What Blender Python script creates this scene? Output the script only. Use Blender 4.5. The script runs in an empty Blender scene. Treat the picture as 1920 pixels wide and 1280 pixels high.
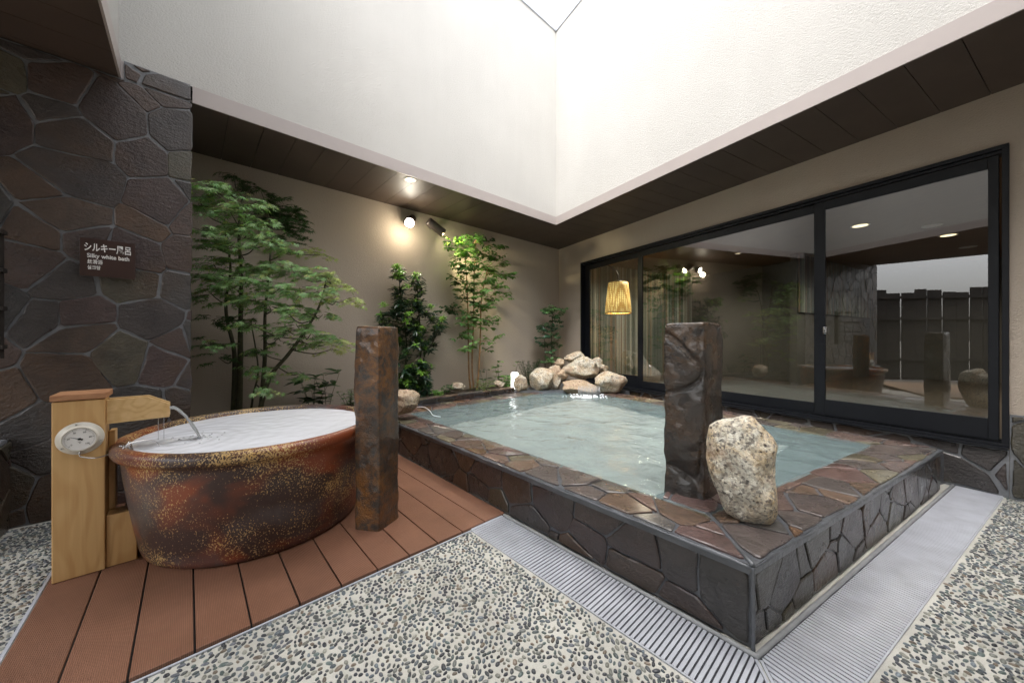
import bpy, math, random
from mathutils import Vector as V, Matrix, noise
R_ = math.radians
scn = bpy.context.scene
# ---------------------------------------------------------------- camera, sky, exposure
FPX, CX, CY, H = 660.0, 960.0, 636.0, 1.05
cam = bpy.data.objects.new('camera', bpy.data.cameras.new('camera'))
scn.collection.objects.link(cam); scn.camera = cam
cam.location = (0, 0, H); cam.rotation_euler = (R_(90), 0, 0)
cam.data.sensor_width = 36; cam.data.lens = 36*FPX/1920
cam.data.shift_y = -4/1920; cam.data.clip_start = .05; cam.data.clip_end = 800
wd = bpy.data.worlds.new('World'); scn.world = wd; wd.use_nodes = True
wn = wd.node_tree; bg = wn.nodes['Background']
sky = wn.nodes.new('ShaderNodeTexSky'); sky.sky_type = 'NISHITA'; sky.sun_disc = False
sky.sun_elevation = R_(62); sky.sun_rotation = R_(200); sky.dust_density = 6; sky.ozone_density = .6; sky.air_density = 1
hs = wn.nodes.new('ShaderNodeHueSaturation'); hs.inputs['Saturation'].default_value = .25
wn.links.new(sky.outputs[0], hs.inputs['Color']); wn.links.new(hs.outputs[0], bg.inputs['Color'])
bg.inputs['Strength'].default_value = .15
sun = bpy.data.objects.new('sun', bpy.data.lights.new('sun', 'SUN')); scn.collection.objects.link(sun)
sun.data.energy = .5; sun.data.angle = R_(35); sun.data.color = (1, .97, .92)
sun.rotation_euler = (R_(28), 0, R_(160))
vs = scn.view_settings; vs.view_transform = 'Standard'; vs.look = 'None'; vs.exposure = 2.05; vs.gamma = 1
cy = scn.cycles
cy.use_denoising = True; cy.max_bounces = 8; cy.diffuse_bounces = 5; cy.glossy_bounces = 4
cy.transparent_max_bounces = 12; cy.transmission_bounces = 4; cy.caustics_reflective = False; cy.caustics_refractive = True
cy.sample_clamp_indirect = 4; cy.sample_clamp_direct = 0

# ---------------------------------------------------------------- frames
A2 = V((.7372, .6757)); L2 = V((-.6757, .7372)); B2 = V((-.5009, .8655)); Q2 = V((.8655, .5009))
C2 = V((.8099, 1.1826))                       # front corner of the stone bath
P2 = V((3.281, 2.341))                        # near end of the window, on the window wall
def L(a, l, z=0): p = C2+a*A2+l*L2; return V((p.x, p.y, z))          # frame of the planted wall
def Q(q, r, z=0): p = C2+q*Q2+r*B2; return V((p.x, p.y, z))          # frame of the window wall
def Wn(w, q, z=0): p = P2+w*B2+q*Q2; return V((p.x, p.y, z))         # on the window wall, q metres inside
def ray(u, v): return V(((u-CX)/FPX, 1, (CY-v)/FPX))
def onL(u, v, l):
    d = ray(u, v); d2 = V((d.x, d.y)); t = (l+C2.dot(L2))/d2.dot(L2); return V((0, 0, H))+t*d
def onZ(u, v, z): t = (z-H)/((CY-v)/FPX); return V((0, 0, H))+t*ray(u, v)
def onW(u, v, q):
    d = ray(u, v); d2 = V((d.x, d.y)); t = (P2.dot(Q2)+q)/d2.dot(Q2); return V((0, 0, H))+t*d
def aof(p): return (V((p.x, p.y))-C2).dot(A2)
def lof(p): return (V((p.x, p.y))-C2).dot(L2)
def v3(p, z=0): return V((p.x, p.y, z))
UP = V((0, 0, 1)); AX = v3(A2); LX = v3(L2); BX = v3(B2); QX = v3(Q2)

# ---------------------------------------------------------------- mesh helpers
class MB:
    def __init__(s): s.v = []; s.f = []; s.c = []
    def add(s, vs_, fs, col=(1, 1, 1)):
        n = len(s.v); s.v += [tuple(p) for p in vs_]; s.f += [tuple(i+n for i in f) for f in fs]
        s.c += [col]*len(vs_)
    def box(s, o, ex, ey, ez, x, y, z, col=(1, 1, 1), tw=0):
        p = [o+ex*x[i & 1]+ey*y[(i >> 1) & 1]+ez*z[(i >> 2) & 1] for i in range(8)]
        f = [(0, 2, 3, 1), (4, 5, 7, 6), (0, 1, 5, 4), (2, 6, 7, 3), (0, 4, 6, 2), (1, 3, 7, 5)]
        if ex.cross(ey).dot(ez) < 0: f = [q[::-1] for q in f]
        s.add(p, f, col)
    def prism(s, pts, d, col=(1, 1, 1)):
        n = len(pts); a = list(pts); b = [p+d for p in pts]
        nn = V((0, 0, 0))
        for i in range(n): nn += a[i].cross(a[(i+1) % n])
        fl = nn.dot(d) > 0
        f = [tuple(range(n))[::-1], tuple(range(n, 2*n))]+[(i, (i+1) % n, (i+1) % n+n, i+n) for i in range(n)]
        if not fl: f = [q[::-1] for q in f]
        s.add(a+b, f, col)
    def tube(s, pts, rad, n=6, col=(1, 1, 1), caps=True):
        m = len(pts); rr = rad if hasattr(rad, '__len__') else [rad]*m
        vs_ = []
        x = None
        for i, p in enumerate(pts):
            t = (pts[min(i+1, m-1)]-pts[max(i-1, 0)]).normalized()
            if x is None: x = t.orthogonal().normalized()
            x = (x-t*x.dot(t)).normalized(); y = t.cross(x)
            for k in range(n):
                an = 2*math.pi*k/n; vs_.append(p+(x*math.cos(an)+y*math.sin(an))*rr[i])
        f = [(i*n+k, i*n+(k+1) % n, (i+1)*n+(k+1) % n, (i+1)*n+k) for i in range(m-1) for k in range(n)]
        if caps: f += [tuple(range(n))[::-1], tuple(range((m-1)*n, m*n))]
        s.add(vs_, f, col)
    def lathe(s, o, prof, n=48, ax=UP, col=(1, 1, 1)):
        x = ax.orthogonal().normalized(); y = ax.cross(x)
        vs_ = [o+(x*math.cos(2*math.pi*k/n)+y*math.sin(2*math.pi*k/n))*r+ax*z for r, z in prof for k in range(n)]
        m = len(prof)
        s.add(vs_, [(i*n+k, i*n+(k+1) % n, (i+1)*n+(k+1) % n, (i+1)*n+k) for i in range(m-1) for k in range(n)], col)
    def disc(s, o, ax, r, n=32, col=(1, 1, 1), th=0.002):
        s.tube([o, o+ax*th], r, n, col)
    def build(s, name, m, parent=None, smooth=False, bevel=0):
        me = bpy.data.meshes.new(name); me.from_pydata(s.v, [], s.f); me.update()
        ca = me.color_attributes.new('col', 'FLOAT_COLOR', 'POINT')
        fl = [x for c in s.c for x in (c[0], c[1], c[2], 1.0)]
        ca.data.foreach_set('color', fl)
        if smooth: me.polygons.foreach_set('use_smooth', [True]*len(me.polygons))
        me.materials.append(m)
        o = bpy.data.objects.new(name, me); scn.collection.objects.link(o)
        if parent:
            o.parent = parent; o.matrix_parent_inverse = parent.matrix_world.inverted()
        if bevel:
            b = o.modifiers.new('b', 'BEVEL'); b.width = bevel; b.segments = 2; b.limit_method = 'ANGLE'; b.angle_limit = R_(40)
        return o
def tag(o, label, cat, group=None, kind=None):
    o['label'] = label; o['category'] = cat
    if group: o['group'] = group
    if kind: o['kind'] = kind
    return o
def struct(o): o['kind'] = 'structure'; return o
def thing(name, label, cat, loc, group=None):
    o = bpy.data.objects.new(name, None); scn.collection.objects.link(o); o.location = loc
    o.empty_display_size = .1; bpy.context.view_layer.update(); return tag(o, label, cat, group)
def clip(poly, n, d):                          # keep n.p <= d
    out = []
    for i in range(len(poly)):
        p, q = poly[i], poly[(i+1) % len(poly)]
        a, b = n.dot(p)-d, n.dot(q)-d
        if a <= 0: out.append(p)
        if a*b < 0: out.append(p+(q-p)*(a/(a-b)))
    return out
def inset(poly, g):
    n = len(poly); ar = sum(poly[i].cross(poly[(i+1) % n]) for i in range(n)); s = 1 if ar > 0 else -1
    res = poly
    for i in range(n):
        e = (poly[(i+1) % n]-poly[i])
        if e.length < 1e-6: continue
        nn = V((e.y, -e.x)).normalized()*s
        res = clip(res, nn, nn.dot(poly[i])-g)
        if len(res) < 3: return []
    return res
def chaikin(p, k=.22):
    o = []
    for i in range(len(p)):
        a, b = p[i], p[(i+1) % len(p)]; o += [a.lerp(b, k), a.lerp(b, 1-k)]
    return o
PAL = [(.112, .070, .056), (.088, .058, .050), (.115, .075, .052), (.074, .061, .056), (.100, .086, .055), (.068, .062, .058), (.130, .072, .040), (.092, .056, .050), (.080, .064, .060), (.125, .112, .075)]
def flags(mb, poly, o, ex, ey, sp, seed, th=.012, gap=.014, stretch=1.0, gain=1.0, rough=.0):
    """irregular flat stones laid over poly (2-D, in ex/ey from o), standing th proud along ex x ey"""
    rnd = random.Random(seed); nz = ex.cross(ey).normalized()
    xs = [p.x for p in poly]; ys = [p.y for p in poly]
    x0, x1, y0, y1 = min(xs)-sp, max(xs)+sp, min(ys)-sp, max(ys)+sp
    pts = []
    nx = int((x1-x0)/(sp*stretch))+1; ny = int((y1-y0)/sp)+1
    for j in range(ny+1):
        for i in range(nx+1):
            pts.append((V((x0+(i+(j % 2)*.5+rnd.uniform(-.46, .46))*sp*stretch, y0+(j+rnd.uniform(-.46, .46))*sp)), rnd.uniform(-.30, .30)*sp*sp))
    for i, (c, w) in enumerate(pts):
        cell = [V(p) for p in poly]
        for j, (d, w2) in enumerate(pts):
            e = d-c
            if i == j or e.length > 3*sp*stretch: continue
            nn = e.normalized(); dist = nn.dot((c+d)/2)+(w-w2)/(2*e.length)
            cell = clip(cell, nn, dist)
            if len(cell) < 3: break
        if len(cell) < 3: continue
        cell = inset(cell, gap/2*rnd.uniform(.6, 1.4))
        if len(cell) < 3: continue
        ar = abs(sum(cell[k].cross(cell[(k+1) % len(cell)]) for k in range(len(cell))))/2
        if ar < .0006: continue
        cell = chaikin(cell, .07)
        ce = []
        for k in range(len(cell)):
            pa_, pb_ = cell[k], cell[(k+1) % len(cell)]; m_ = max(1, int((pb_-pa_).length/.022))
            ce += [pa_.lerp(pb_, q_/m_) for q_ in range(m_)]
        cell = [p+V((noise.noise(V((p.x*7+i, p.y*7, seed))), noise.noise(V((p.x*7, p.y*7+i, seed+9)))))*.010 for p in ce]
        # jagged outline
        cell = [p+V((noise.noise(V((p.x*23, p.y*23, seed))), noise.noise(V((p.x*23, p.y*23, seed+9)))))*.003 for p in cell]
        cen = sum(cell, V((0, 0)))/len(cell); n = len(cell)
        base = rnd.choice(PAL); g = gain*rnd.uniform(.8, 1.2); col = tuple(x*g for x in base)
        h = th*rnd.uniform(.75, 1.2); tx, ty = rnd.uniform(-.012, .012), rnd.uniform(-.012, .012)
        def P(p, z): return o+ex*p.x+ey*p.y+nz*z
        lo = [P(p, -.004) for p in cell]; mi = [P(p, h*.7) for p in cell]
        up = [cen+(p-cen)*(1-min(.35, .006/max((p-cen).length, .01))) for p in cell]
        hi = [P(p, h+tx*(p.x-cen.x)+ty*(p.y-cen.y)) for p in up]
        f = [(k, (k+1) % n, (k+1) % n+n, k+n) for k in range(n)]+[(k+n, (k+1) % n+n, (k+1) % n+2*n, k+2*n) for k in range(n)]+[tuple(range(2*n, 3*n))]
        ar = sum(cell[k].cross(cell[(k+1) % n]) for k in range(n))
        if ar < 0: f = [q[::-1] for q in f]
        mb.add(lo+mi+hi, f, col)

# ---------------------------------------------------------------- materials
class NT:
    def __init__(s, name):
        s.m = bpy.data.materials.new(name); s.m.use_nodes = True; s.t = s.m.node_tree
        s.b = s.t.nodes['Principled BSDF']; s.out = s.t.nodes['Material Output']
        s.tc = s.t.nodes.new('ShaderNodeTexCoord')
    def n(s, ty, **k):
        x = s.t.nodes.new('ShaderNode'+ty)
        for a, b in k.items(): setattr(x, a, b)
        return x
    def l(s, a, b): s.t.links.new(a, b)
    def coord(s, scale=(1, 1, 1), rot=(0, 0, 0)):
        mp = s.n('Mapping'); mp.inputs['Scale'].default_value = scale; mp.inputs['Rotation'].default_value = rot
        s.l(s.tc.outputs['Object'], mp.inputs['Vector']); return mp.outputs[0]
    def noise(s, sc, co=None, det=4, rough=.55, dist=0):
        x = s.n('TexNoise'); x.inputs['Scale'].default_value = sc; x.inputs['Detail'].default_value = det
        x.inputs['Roughness'].default_value = rough; x.inputs['Distortion'].default_value = dist
        s.l(co or s.coord(), x.inputs['Vector']); return x.outputs['Fac']
    def ramp(s, fac, *st, interp='LINEAR'):
        r = s.n('ValToRGB'); cr = r.color_ramp; cr.interpolation = interp
        while len(cr.elements) < len(st): cr.elements.new(.5)
        for e, (p, c) in zip(cr.elements, st):
            e.position = p; e.color = (*c, 1) if hasattr(c, '__len__') else (c, c, c, 1)
        s.l(fac, r.inputs[0]); return r.outputs[0]
    def mix(s, f, a, b, mode='MIX'):
        x = s.n('MixRGB', blend_type=mode)
        for i, v in enumerate((f, a, b)):
            if hasattr(v, 'is_linked') or hasattr(v, 'links'): s.l(v, x.inputs[i])
            elif i == 0: x.inputs[0].default_value = v
            else: x.inputs[i].default_value = (*v, 1)
        return x.outputs[0]
    def math(s, op, a, b=0):
        x = s.n('Math', operation=op)
        for i, v in enumerate((a, b)):
            if hasattr(v, 'links'): s.l(v, x.inputs[i])
            else: x.inputs[i].default_value = v
        return x.outputs[0]
    def bump(s, h, dist=.01, st=1, prev=None):
        x = s.n('Bump'); x.inputs['Distance'].default_value = dist; x.inputs['Strength'].default_value = st
        s.l(h, x.inputs['Height'])
        if prev: s.l(prev, x.inputs['Normal'])
        return x.outputs[0]
    def set(s, color=None, rough=None, normal=None, **k):
        for nm, v in (('Base Color', color), ('Roughness', rough), ('Normal', normal)):
            if v is None: continue
            if hasattr(v, 'links'): s.l(v, s.b.inputs[nm])
            else: s.b.inputs[nm].default_value = (*v, 1) if hasattr(v, '__len__') else v
        for nm, v in k.items():
            nm = nm.replace('_', ' ')
            if hasattr(v, 'links'): s.l(v, s.b.inputs[nm])
            else: s.b.inputs[nm].default_value = (*v, 1) if (hasattr(v, '__len__')) else v
        return s.m
    def attr(s): x = s.n('Attribute'); x.attribute_name = 'col'; return x.outputs['Color']
def simple(name, c, r=.5, metal=0, var=.15, vs_=6, bump=0, bs=80, **k):
    t = NT(name); nz = t.noise(vs_)
    col = t.mix(1, c, t.ramp(nz, (.3, 1-var), (.7, 1+var*.0+0 if var == 0 else 1)), 'MULTIPLY')
    nr = t.bump(t.noise(bs), .004, bump) if bump else None
    return t.set(col, r, nr, Metallic=metal, **k)
def emit(name, c, s):
    t = NT(name); return t.set(c, .4, Emission_Color=c, Emission_Strength=s)
def m_stucco(name, c, bump=.8):
    t = NT(name); n1 = t.noise(75, t.coord((1, 1, 1.5)), det=6, rough=.62); n2 = t.noise(1.3, det=3); n3 = t.noise(240, det=2)
    co = t.mix(1, c, t.ramp(n2, (.3, .93), (.7, 1.0)), 'MULTIPLY')
    co = t.mix(1, co, t.ramp(t.noise(1, t.coord((5, 5, .5)), det=5, rough=.6), (.35, .975), (.6, 1.0)), 'MULTIPLY')
    pit = t.ramp(t.noise(34, t.coord((1, 1, 1.6)), det=3, rough=.5), (.66, 0), (.80, 1))
    co = t.mix(t.math('MULTIPLY', pit, .03), co, tuple(x*.6 for x in c))
    nr = t.bump(n1, .006, bump); nr = t.bump(pit, -.0018, bump, nr); nr = t.bump(n3, .0015, bump, nr)
    return t.set(co, .9, nr)
def m_flag(name, gain=1.0, rough=.42, wet=.5, iron=.6):
    t = NT(name); at = t.attr()
    n1 = t.noise(9, det=6, rough=.65, dist=.6); n2 = t.noise(70, det=4); n3 = t.noise(28, t.coord((1, 1, 2.2)), det=5, rough=.7)
    co = t.mix(1, at, t.ramp(n1, (.25, .55), (.75, 1.45)), 'MULTIPLY')
    co = t.mix(t.ramp(t.noise(3.1, det=3), (.50, 0), (.72, iron)), co, (.115, .062, .030))
    co = t.mix(1, co, (gain,)*3, 'MULTIPLY')
    rg = t.ramp(t.noise(5, det=4), (.3, rough-.16), (.7, rough+.16))
    nr = t.bump(n3, .012, .8); nr = t.bump(n2, .004, .9, nr)
    return t.set(co, rg, nr, Coat_Weight=wet, Coat_Roughness=.18)
def m_granite(name='granite', rust=0, dim=1.0):
    t = NT(name); 
    sp = t.n('TexVoronoi'); sp.inputs['Scale'].default_value = 105; t.l(t.coord(), sp.inputs['Vector'])
    se = t.n('SeparateColor'); t.l(sp.outputs['Color'], se.inputs[0])
    co = t.ramp(se.outputs[0], (0, (.05, .048, .045)), (.12, (.22, .20, .17)), (.24, (.50, .46, .38)), (.5, (.74, .72, .62)), interp='CONSTANT')
    n2 = t.ramp(t.noise(9, det=5, rough=.7, dist=.5), (.42-rust, 0), (.62-rust, 1))
    co = t.mix(t.math('MULTIPLY', n2, .75), co, t.mix(1, (.52, .36, .17), co, 'OVERLAY'))
    n3 = t.ramp(t.noise(6, det=4, rough=.7), (.53-rust, 0), (.64-rust, 1))
    co = t.mix(t.math('MULTIPLY', n3, .7), co, (.40, .19, .07))
    co = t.mix(.35, co, t.ramp(t.noise(48, det=5, rough=.7), (.40, (.09, .08, .065)), (.5, (.78, .73, .62))))
    co = t.mix(1, co, (dim,)*3, 'MULTIPLY')
    nr = t.bump(t.noise(34, det=6, rough=.7), .014, .8); nr = t.bump(t.noise(150, det=3), .004, .8, nr)
    return t.set(co, .62, nr)
def m_column(name, c1, c2, rough, sc=16):
    t = NT(name); n1 = t.noise(sc, det=7, rough=.72, dist=.4); n2 = t.noise(sc*.33, t.coord((1, 1, .5)), det=4)
    co = t.mix(t.ramp(n1, (.40, 0), (.58, 1)), c1, c2)
    co = t.mix(t.ramp(n2, (.42, .0), (.62, .75)), co, tuple(x*.55 for x in c1))
    nr = t.bump(t.noise(20, det=7, rough=.75), .014, .8); nr = t.bump(t.noise(130, det=5), .006, 1, nr)
    return t.set(co, t.ramp(t.noise(9, det=5), (.35, rough), (.65, rough+.25)), nr, Coat_Weight=.6, Coat_Roughness=.1)
def m_wood(name, c1, c2, axis, sc=1.0, rough=.5):
    t = NT(name); s = [38*sc, 38*sc, 38*sc]; s[axis] = 1.6*sc
    w = t.n('TexNoise'); w.inputs['Scale'].default_value = 1; w.inputs['Detail'].default_value = 5; w.inputs['Distortion'].default_value = .8
    t.l(t.coord(tuple(s)), w.inputs['Vector'])
    s2 = [5*sc, 5*sc, 5*sc]; s2[axis] = .9*sc
    d = t.noise(1, t.coord(tuple(s2)), det=2, dist=.3)
    rings = t.math('SINE', t.math('MULTIPLY', d, 70)); rings = t.ramp(rings, (.0, 0), (.9, .55))
    f = t.math('ADD', t.ramp(w.outputs['Fac'], (.3, 0), (.75, .6)), t.math('MULTIPLY', rings, .7))
    co = t.mix(f, c1, c2)
    return t.set(co, rough, t.bump(w.outputs['Fac'], .002, .4))
def m_glaze():
    t = NT('kiln_glaze')
    big = t.noise(2.6, t.coord((1, 1, 1.6)), det=3, rough=.5, dist=.5)
    co = t.mix(t.ramp(big, (.40, 0), (.56, 1)), (.24, .052, .014), (.045, .022, .018))
    gry = t.ramp(t.noise(1.9, t.coord((1.2, 1.2, 2.0), (0, 0, .8)), det=2), (.48, 0), (.62, 1))
    co = t.mix(t.math('MULTIPLY', gry, .75), co, (.085, .075, .076))
    fine = t.noise(150, t.coord((1, 1, .75)), det=3, rough=.6, dist=.4)
    dens = t.noise(3.4, t.coord((1, 1, 1.3), (0, 0, 2)), det=3)
    sxyz = t.n('SeparateXYZ'); t.l(t.tc.outputs['Object'], sxyz.inputs[0])
    rim = t.ramp(sxyz.outputs[2], (.45, 0), (.50, .035))
    th = t.math('ADD', t.math('ADD', fine, t.math('MULTIPLY', t.math('SUBTRACT', dens, .5), .55)), rim)
    sp = t.ramp(th, (.60, 0), (.635, 1))
    spc = t.mix(t.noise(20), (.50, .27, .05), (.62, .48, .25))
    co = t.mix(sp, co, spc)
    nr = t.bump(t.noise(25, det=3), .003, .4)
    nr = t.bump(sp, .0012, .6, nr)
    stk = t.ramp(t.noise(1, t.coord((26, 26, 1.6)), det=4, rough=.6), (.5, 0), (.68, 1))
    co = t.mix(t.math('MULTIPLY', t.math('MULTIPLY', stk, gry), .8), co, (.10, .088, .086))
    return t.set(co, t.ramp(t.noise(6, det=4), (.35, .38), (.65, .6)), nr, Coat_Weight=.25, Coat_Roughness=.25)
def m_leaf(name, gloss=.45, tr=.35):
    t = NT(name); at = t.attr()
    t.set(at, gloss); tl = t.n('BsdfTranslucent'); t.l(t.mix(1, at, (1.3, 1.5, .6), 'MULTIPLY'), tl.inputs['Color'])
    mx = t.n('MixShader'); mx.inputs[0].default_value = tr
    t.l(t.b.outputs[0], mx.inputs[1]); t.l(tl.outputs[0], mx.inputs[2]); t.l(mx.outputs[0], t.out.inputs[0]); return t.m
def m_water(name, milk, col, ior=1.33, bump=.5, sc=9, tint=(.93, .97, .97), refr=False, big=.02):
    t = NT(name)
    n1 = t.noise(sc, t.coord((1, 1, 1)), det=3, rough=.5, dist=.7); n2 = t.noise(sc*4.2, det=2, dist=.6)
    nr = t.bump(n1, big, bump); nr = t.bump(n2, .004, bump, nr)
    if refr: tr = t.n('BsdfRefraction'); tr.inputs['IOR'].default_value = 1.33; tr.inputs['Roughness'].default_value = 0; t.l(nr, tr.inputs['Normal'])
    else: tr = t.n('BsdfTransparent')
    tr.inputs[0].default_value = (*tint, 1)
    df = t.n('BsdfDiffuse'); df.inputs[0].default_value = (*col, 1); t.l(nr, df.inputs['Normal'])
    m1 = t.n('MixShader'); m1.inputs[0].default_value = milk; t.l(tr.outputs[0], m1.inputs[1]); t.l(df.outputs[0], m1.inputs[2])
    gl = t.n('BsdfGlossy'); gl.inputs['Roughness'].default_value = .04; t.l(nr, gl.inputs['Normal'])
    fr = t.n('Fresnel'); fr.inputs['IOR'].default_value = ior; t.l(nr, fr.inputs['Normal'])
    m2 = t.n('MixShader'); t.l(fr.outputs[0], m2.inputs[0]); t.l(m1.outputs[0], m2.inputs[1]); t.l(gl.outputs[0], m2.inputs[2])
    t.l(m2.outputs[0], t.out.inputs[0]); return t.m
def m_glass():
    t = NT('window_glass')
    tr = t.n('BsdfTransparent'); tr.inputs[0].default_value = (.80, .83, .81, 1)
    gl = t.n('BsdfGlossy'); gl.inputs['Roughness'].default_value = .0
    fr = t.n('Fresnel'); fr.inputs['IOR'].default_value = 2.8
    ge = t.n('NewGeometry'); fc_ = t.math('MULTIPLY', fr.outputs[0], t.math('SUBTRACT', 1.0, ge.outputs['Backfacing']))
    m = t.n('MixShader'); t.l(fc_, m.inputs[0]); t.l(tr.outputs[0], m.inputs[1]); t.l(gl.outputs[0], m.inputs[2])
    t.l(m.outputs[0], t.out.inputs[0]); return t.m
def m_deck():
    t = NT('composite_deck'); rot = (0, 0, -math.atan2(A2.y, A2.x))
    w = t.n('TexWave', wave_type='BANDS', bands_direction='X'); w.inputs['Scale'].default_value = 62
    t.l(t.coord((1, 1, 1), rot), w.inputs['Vector'])
    at = t.attr()
    g = t.ramp(w.outputs['Fac'], (.25, .72), (.6, 1))
    co = t.mix(1, t.mix(1, at, g, 'MULTIPLY'), t.ramp(t.noise(3.5, det=7, rough=.7), (.3, .78), (.7, 1.1)), 'MULTIPLY')
    co = t.mix(t.ramp(t.noise(16, det=5, rough=.8), (.64, 0), (.74, .35)), co, (.34, .24, .19))
    return t.set(co, t.ramp(t.noise(2.2), (.35, .36), (.65, .55)), t.bump(w.outputs['Fac'], .0018, .6))
def m_soil():
    t = NT('soil'); n1 = t.noise(40, det=6, rough=.7)
    return t.set(t.ramp(n1, (.3, (.03, .022, .015)), (.7, (.10, .075, .05))), .9, t.bump(n1, .03, 1))
def m_cement():
    t = NT('pebble_cement'); n1 = t.noise(300, det=3); n2 = t.noise(3, det=4)
    co = t.mix(1, t.ramp(n1, (.3, (.49, .475, .42)), (.7, (.62, .61, .56))), t.ramp(t.noise(2.2, det=6, rough=.65), (.36, .74), (.6, 1.05)), 'MULTIPLY')
    return t.set(co, t.ramp(n2, (.35, .42), (.65, .65)), t.bump(n1, .002, .6))
def m_pebble():
    t = NT('pebbles'); at = t.attr(); n = t.noise(160, det=3)
    return t.set(t.mix(1, at, t.ramp(n, (.3, .75), (.7, 1.2)), 'MULTIPLY'), .28, Coat_Weight=.3, Coat_Roughness=.15)

M = dict(
    upper=m_stucco('cream_stucco', (.545, .535, .51), .9), lower=m_stucco('taupe_stucco', (.54, .46, .38), 1.0),
    trim=simple('trim_paint', (.40, .355, .34), .45, var=.05), soffit=simple('dark_panel', (.085, .060, .048), .5, var=.3, vs_=3),
    seam=simple('dark_gap', (.008, .007, .006), .8), grout=simple('grout', (.21, .22, .235), .6, var=.35, vs_=14, bump=.8, bs=60),
    pgrout=simple('wet_grout', (.125, .135, .15), .3, var=.4, vs_=12, bump=1, bs=40, Coat_Weight=.4, Coat_Roughness=.1),
    flagwall=m_flag('flagstone_wall', .52, .38, .4, .75), flagpool=m_flag('flagstone_bath', .40, .30, .55, .4), flagcope=m_flag('flagstone_coping', 1.25, .28, .8, .18),  # coping colour lightened for the sky it reflects
    granite=m_granite(), tan=m_granite('tan_granite', .03, .72), orange=m_granite('orange_granite', .13, .72), rust=m_column('rusty_basalt', (.040, .032, .025), (.21, .085, .014), .34),
    wet=m_column('wet_basalt', (.020, .018, .016), (.080, .042, .016), .10, 9),
    alu=simple('black_aluminium', (.006, .0075, .011), .42, var=.1, Specular_IOR_Level=.35), steel=simple('grate_resin', (.50, .52, .57), .28, var=.2, vs_=9),
    dark=simple('drain_dark', (.03, .03, .04), .5), strip=simple('sealant_strip', (.30, .31, .315), .5, var=.2, vs_=20, bump=.5, bs=30),
    glaze=m_glaze(), cedar=m_wood('cedar', (.66, .43, .19), (.50, .28, .10), 2), cedar_x=m_wood('cedar_cap', (.46, .24, .12), (.30, .13, .06), 0, 1.2),
    cedar_s=m_wood('cedar_spout', (.68, .47, .23), (.52, .32, .12), 0),
    deck=m_deck(), soil=m_soil(), cement=m_cement(), pebble=m_pebble(), leaf=m_leaf('leaf_soft', .5, .35), gleaf=m_leaf('leaf_glossy', .28, .18),
    bark=simple('green_bark', (.085, .085, .045), .7, var=.5, vs_=30, bump=.8), bark2=simple('tan_bark', (.36, .20, .085), .55, var=.45, vs_=25, bump=.6),
    glass=m_glass(), pool=m_water('bath_water', .24, (.50, .68, .70), bump=.6, sc=4.2, refr=True, big=.05), milk=m_water('milky_water', 1, (.76, .78, .83), bump=.2, sc=6),
    poolfloor=simple('pale_blue_floor', (.42, .60, .66), .6, var=.15, vs_=3), 
    sign=simple('sign_plate', (.050, .028, .023), .35, var=.05), white=simple('white_paint', (.82, .82, .80), .4, var=0),
    cream=simple('gauge_enamel', (.66, .63, .55), .3, var=.05), chrome=simple('chrome', (.6, .6, .6), .2, 1, var=0), black=simple('black_paint', (.01, .01, .012), .4),
    fence=simple('fence_wood', (.024, .017, .013), .7, var=.4, vs_=9), ground=simple('earth', (.12, .11, .09), .9, var=.3),
    lamp=emit('lamp_glow', (1, .93, .80), 30), lamp2=emit('downlight_glow', (1, .80, .52), .8), lantern=emit('garden_light_glow', (1, 1, .98), 1.1),
    iwall=simple('interior_wall', (.15, .15, .14), .8, var=.1), iceil=m_wood('interior_ceiling', (.20, .12, .06), (.15, .08, .04), 1, .6), ifloor=simple('interior_floor', (.10, .085, .07), .4, var=.2),
    bamboo=NT('bamboo').m, foam=simple('foam', (.8, .82, .84), .4, var=0), fixture=simple('fixture_metal', (.07, .055, .048), .35, var=.1), twig=simple('twig', (.06, .045, .035), .8))
t = NT('bamboo'); M['bamboo'] = t.set(t.attr(), .4)
t = NT('rattan_shade'); 
vr = t.n('TexVoronoi'); vr.inputs['Scale'].default_value = 30; vr.inputs['Randomness'].default_value = .12; t.l(t.coord(), vr.inputs['Vector'])
hole = t.ramp(vr.outputs['Distance'], (.36, 1), (.46, 0))
co = t.mix(hole, (.52, .27, .06), (1, .74, .27))
sx = t.n('SeparateXYZ'); t.l(t.tc.outputs['Object'], sx.inputs[0])
gz = t.ramp(t.math('MULTIPLY', t.math('SUBTRACT', sx.outputs[2], 1.48), 1.9), (.0, .55), (.42, 1.0), (.95, .45))
M['rattan'] = t.set(co, .6, Emission_Color=co, Emission_Strength=t.math('MULTIPLY', gz, .5))
# ---------------------------------------------------------------- ground
g = MB(); g.add([(-300, -300, -.03), (300, -300, -.03), (300, 300, -.03), (-300, 300, -.03)], [(0, 1, 2, 3)])
struct(g.build('ground', M['ground']))
ZC, ZT, ZTOP, ZP = 2.709, 2.819, 5.51, .295
W = [V((.639, 5.114)), V((-2.497, 2.235)), V((1.017, -1.598)), V((3.308, .502))]
O = [V((.868, 6.51)), V((-4.15, 1.911)), V((-2.9, -4.2)), V((7.0, -4.085))]
g = MB(); fl = [L(-3.2, 3.9), L(-3.2, -4.5), Q(2.74, -7.5), Q(2.74, 4.8)]
g.prism([V((p.x, p.y, -.02)) for p in fl], UP*.02); struct(g.build('floor', M['cement']))
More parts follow.
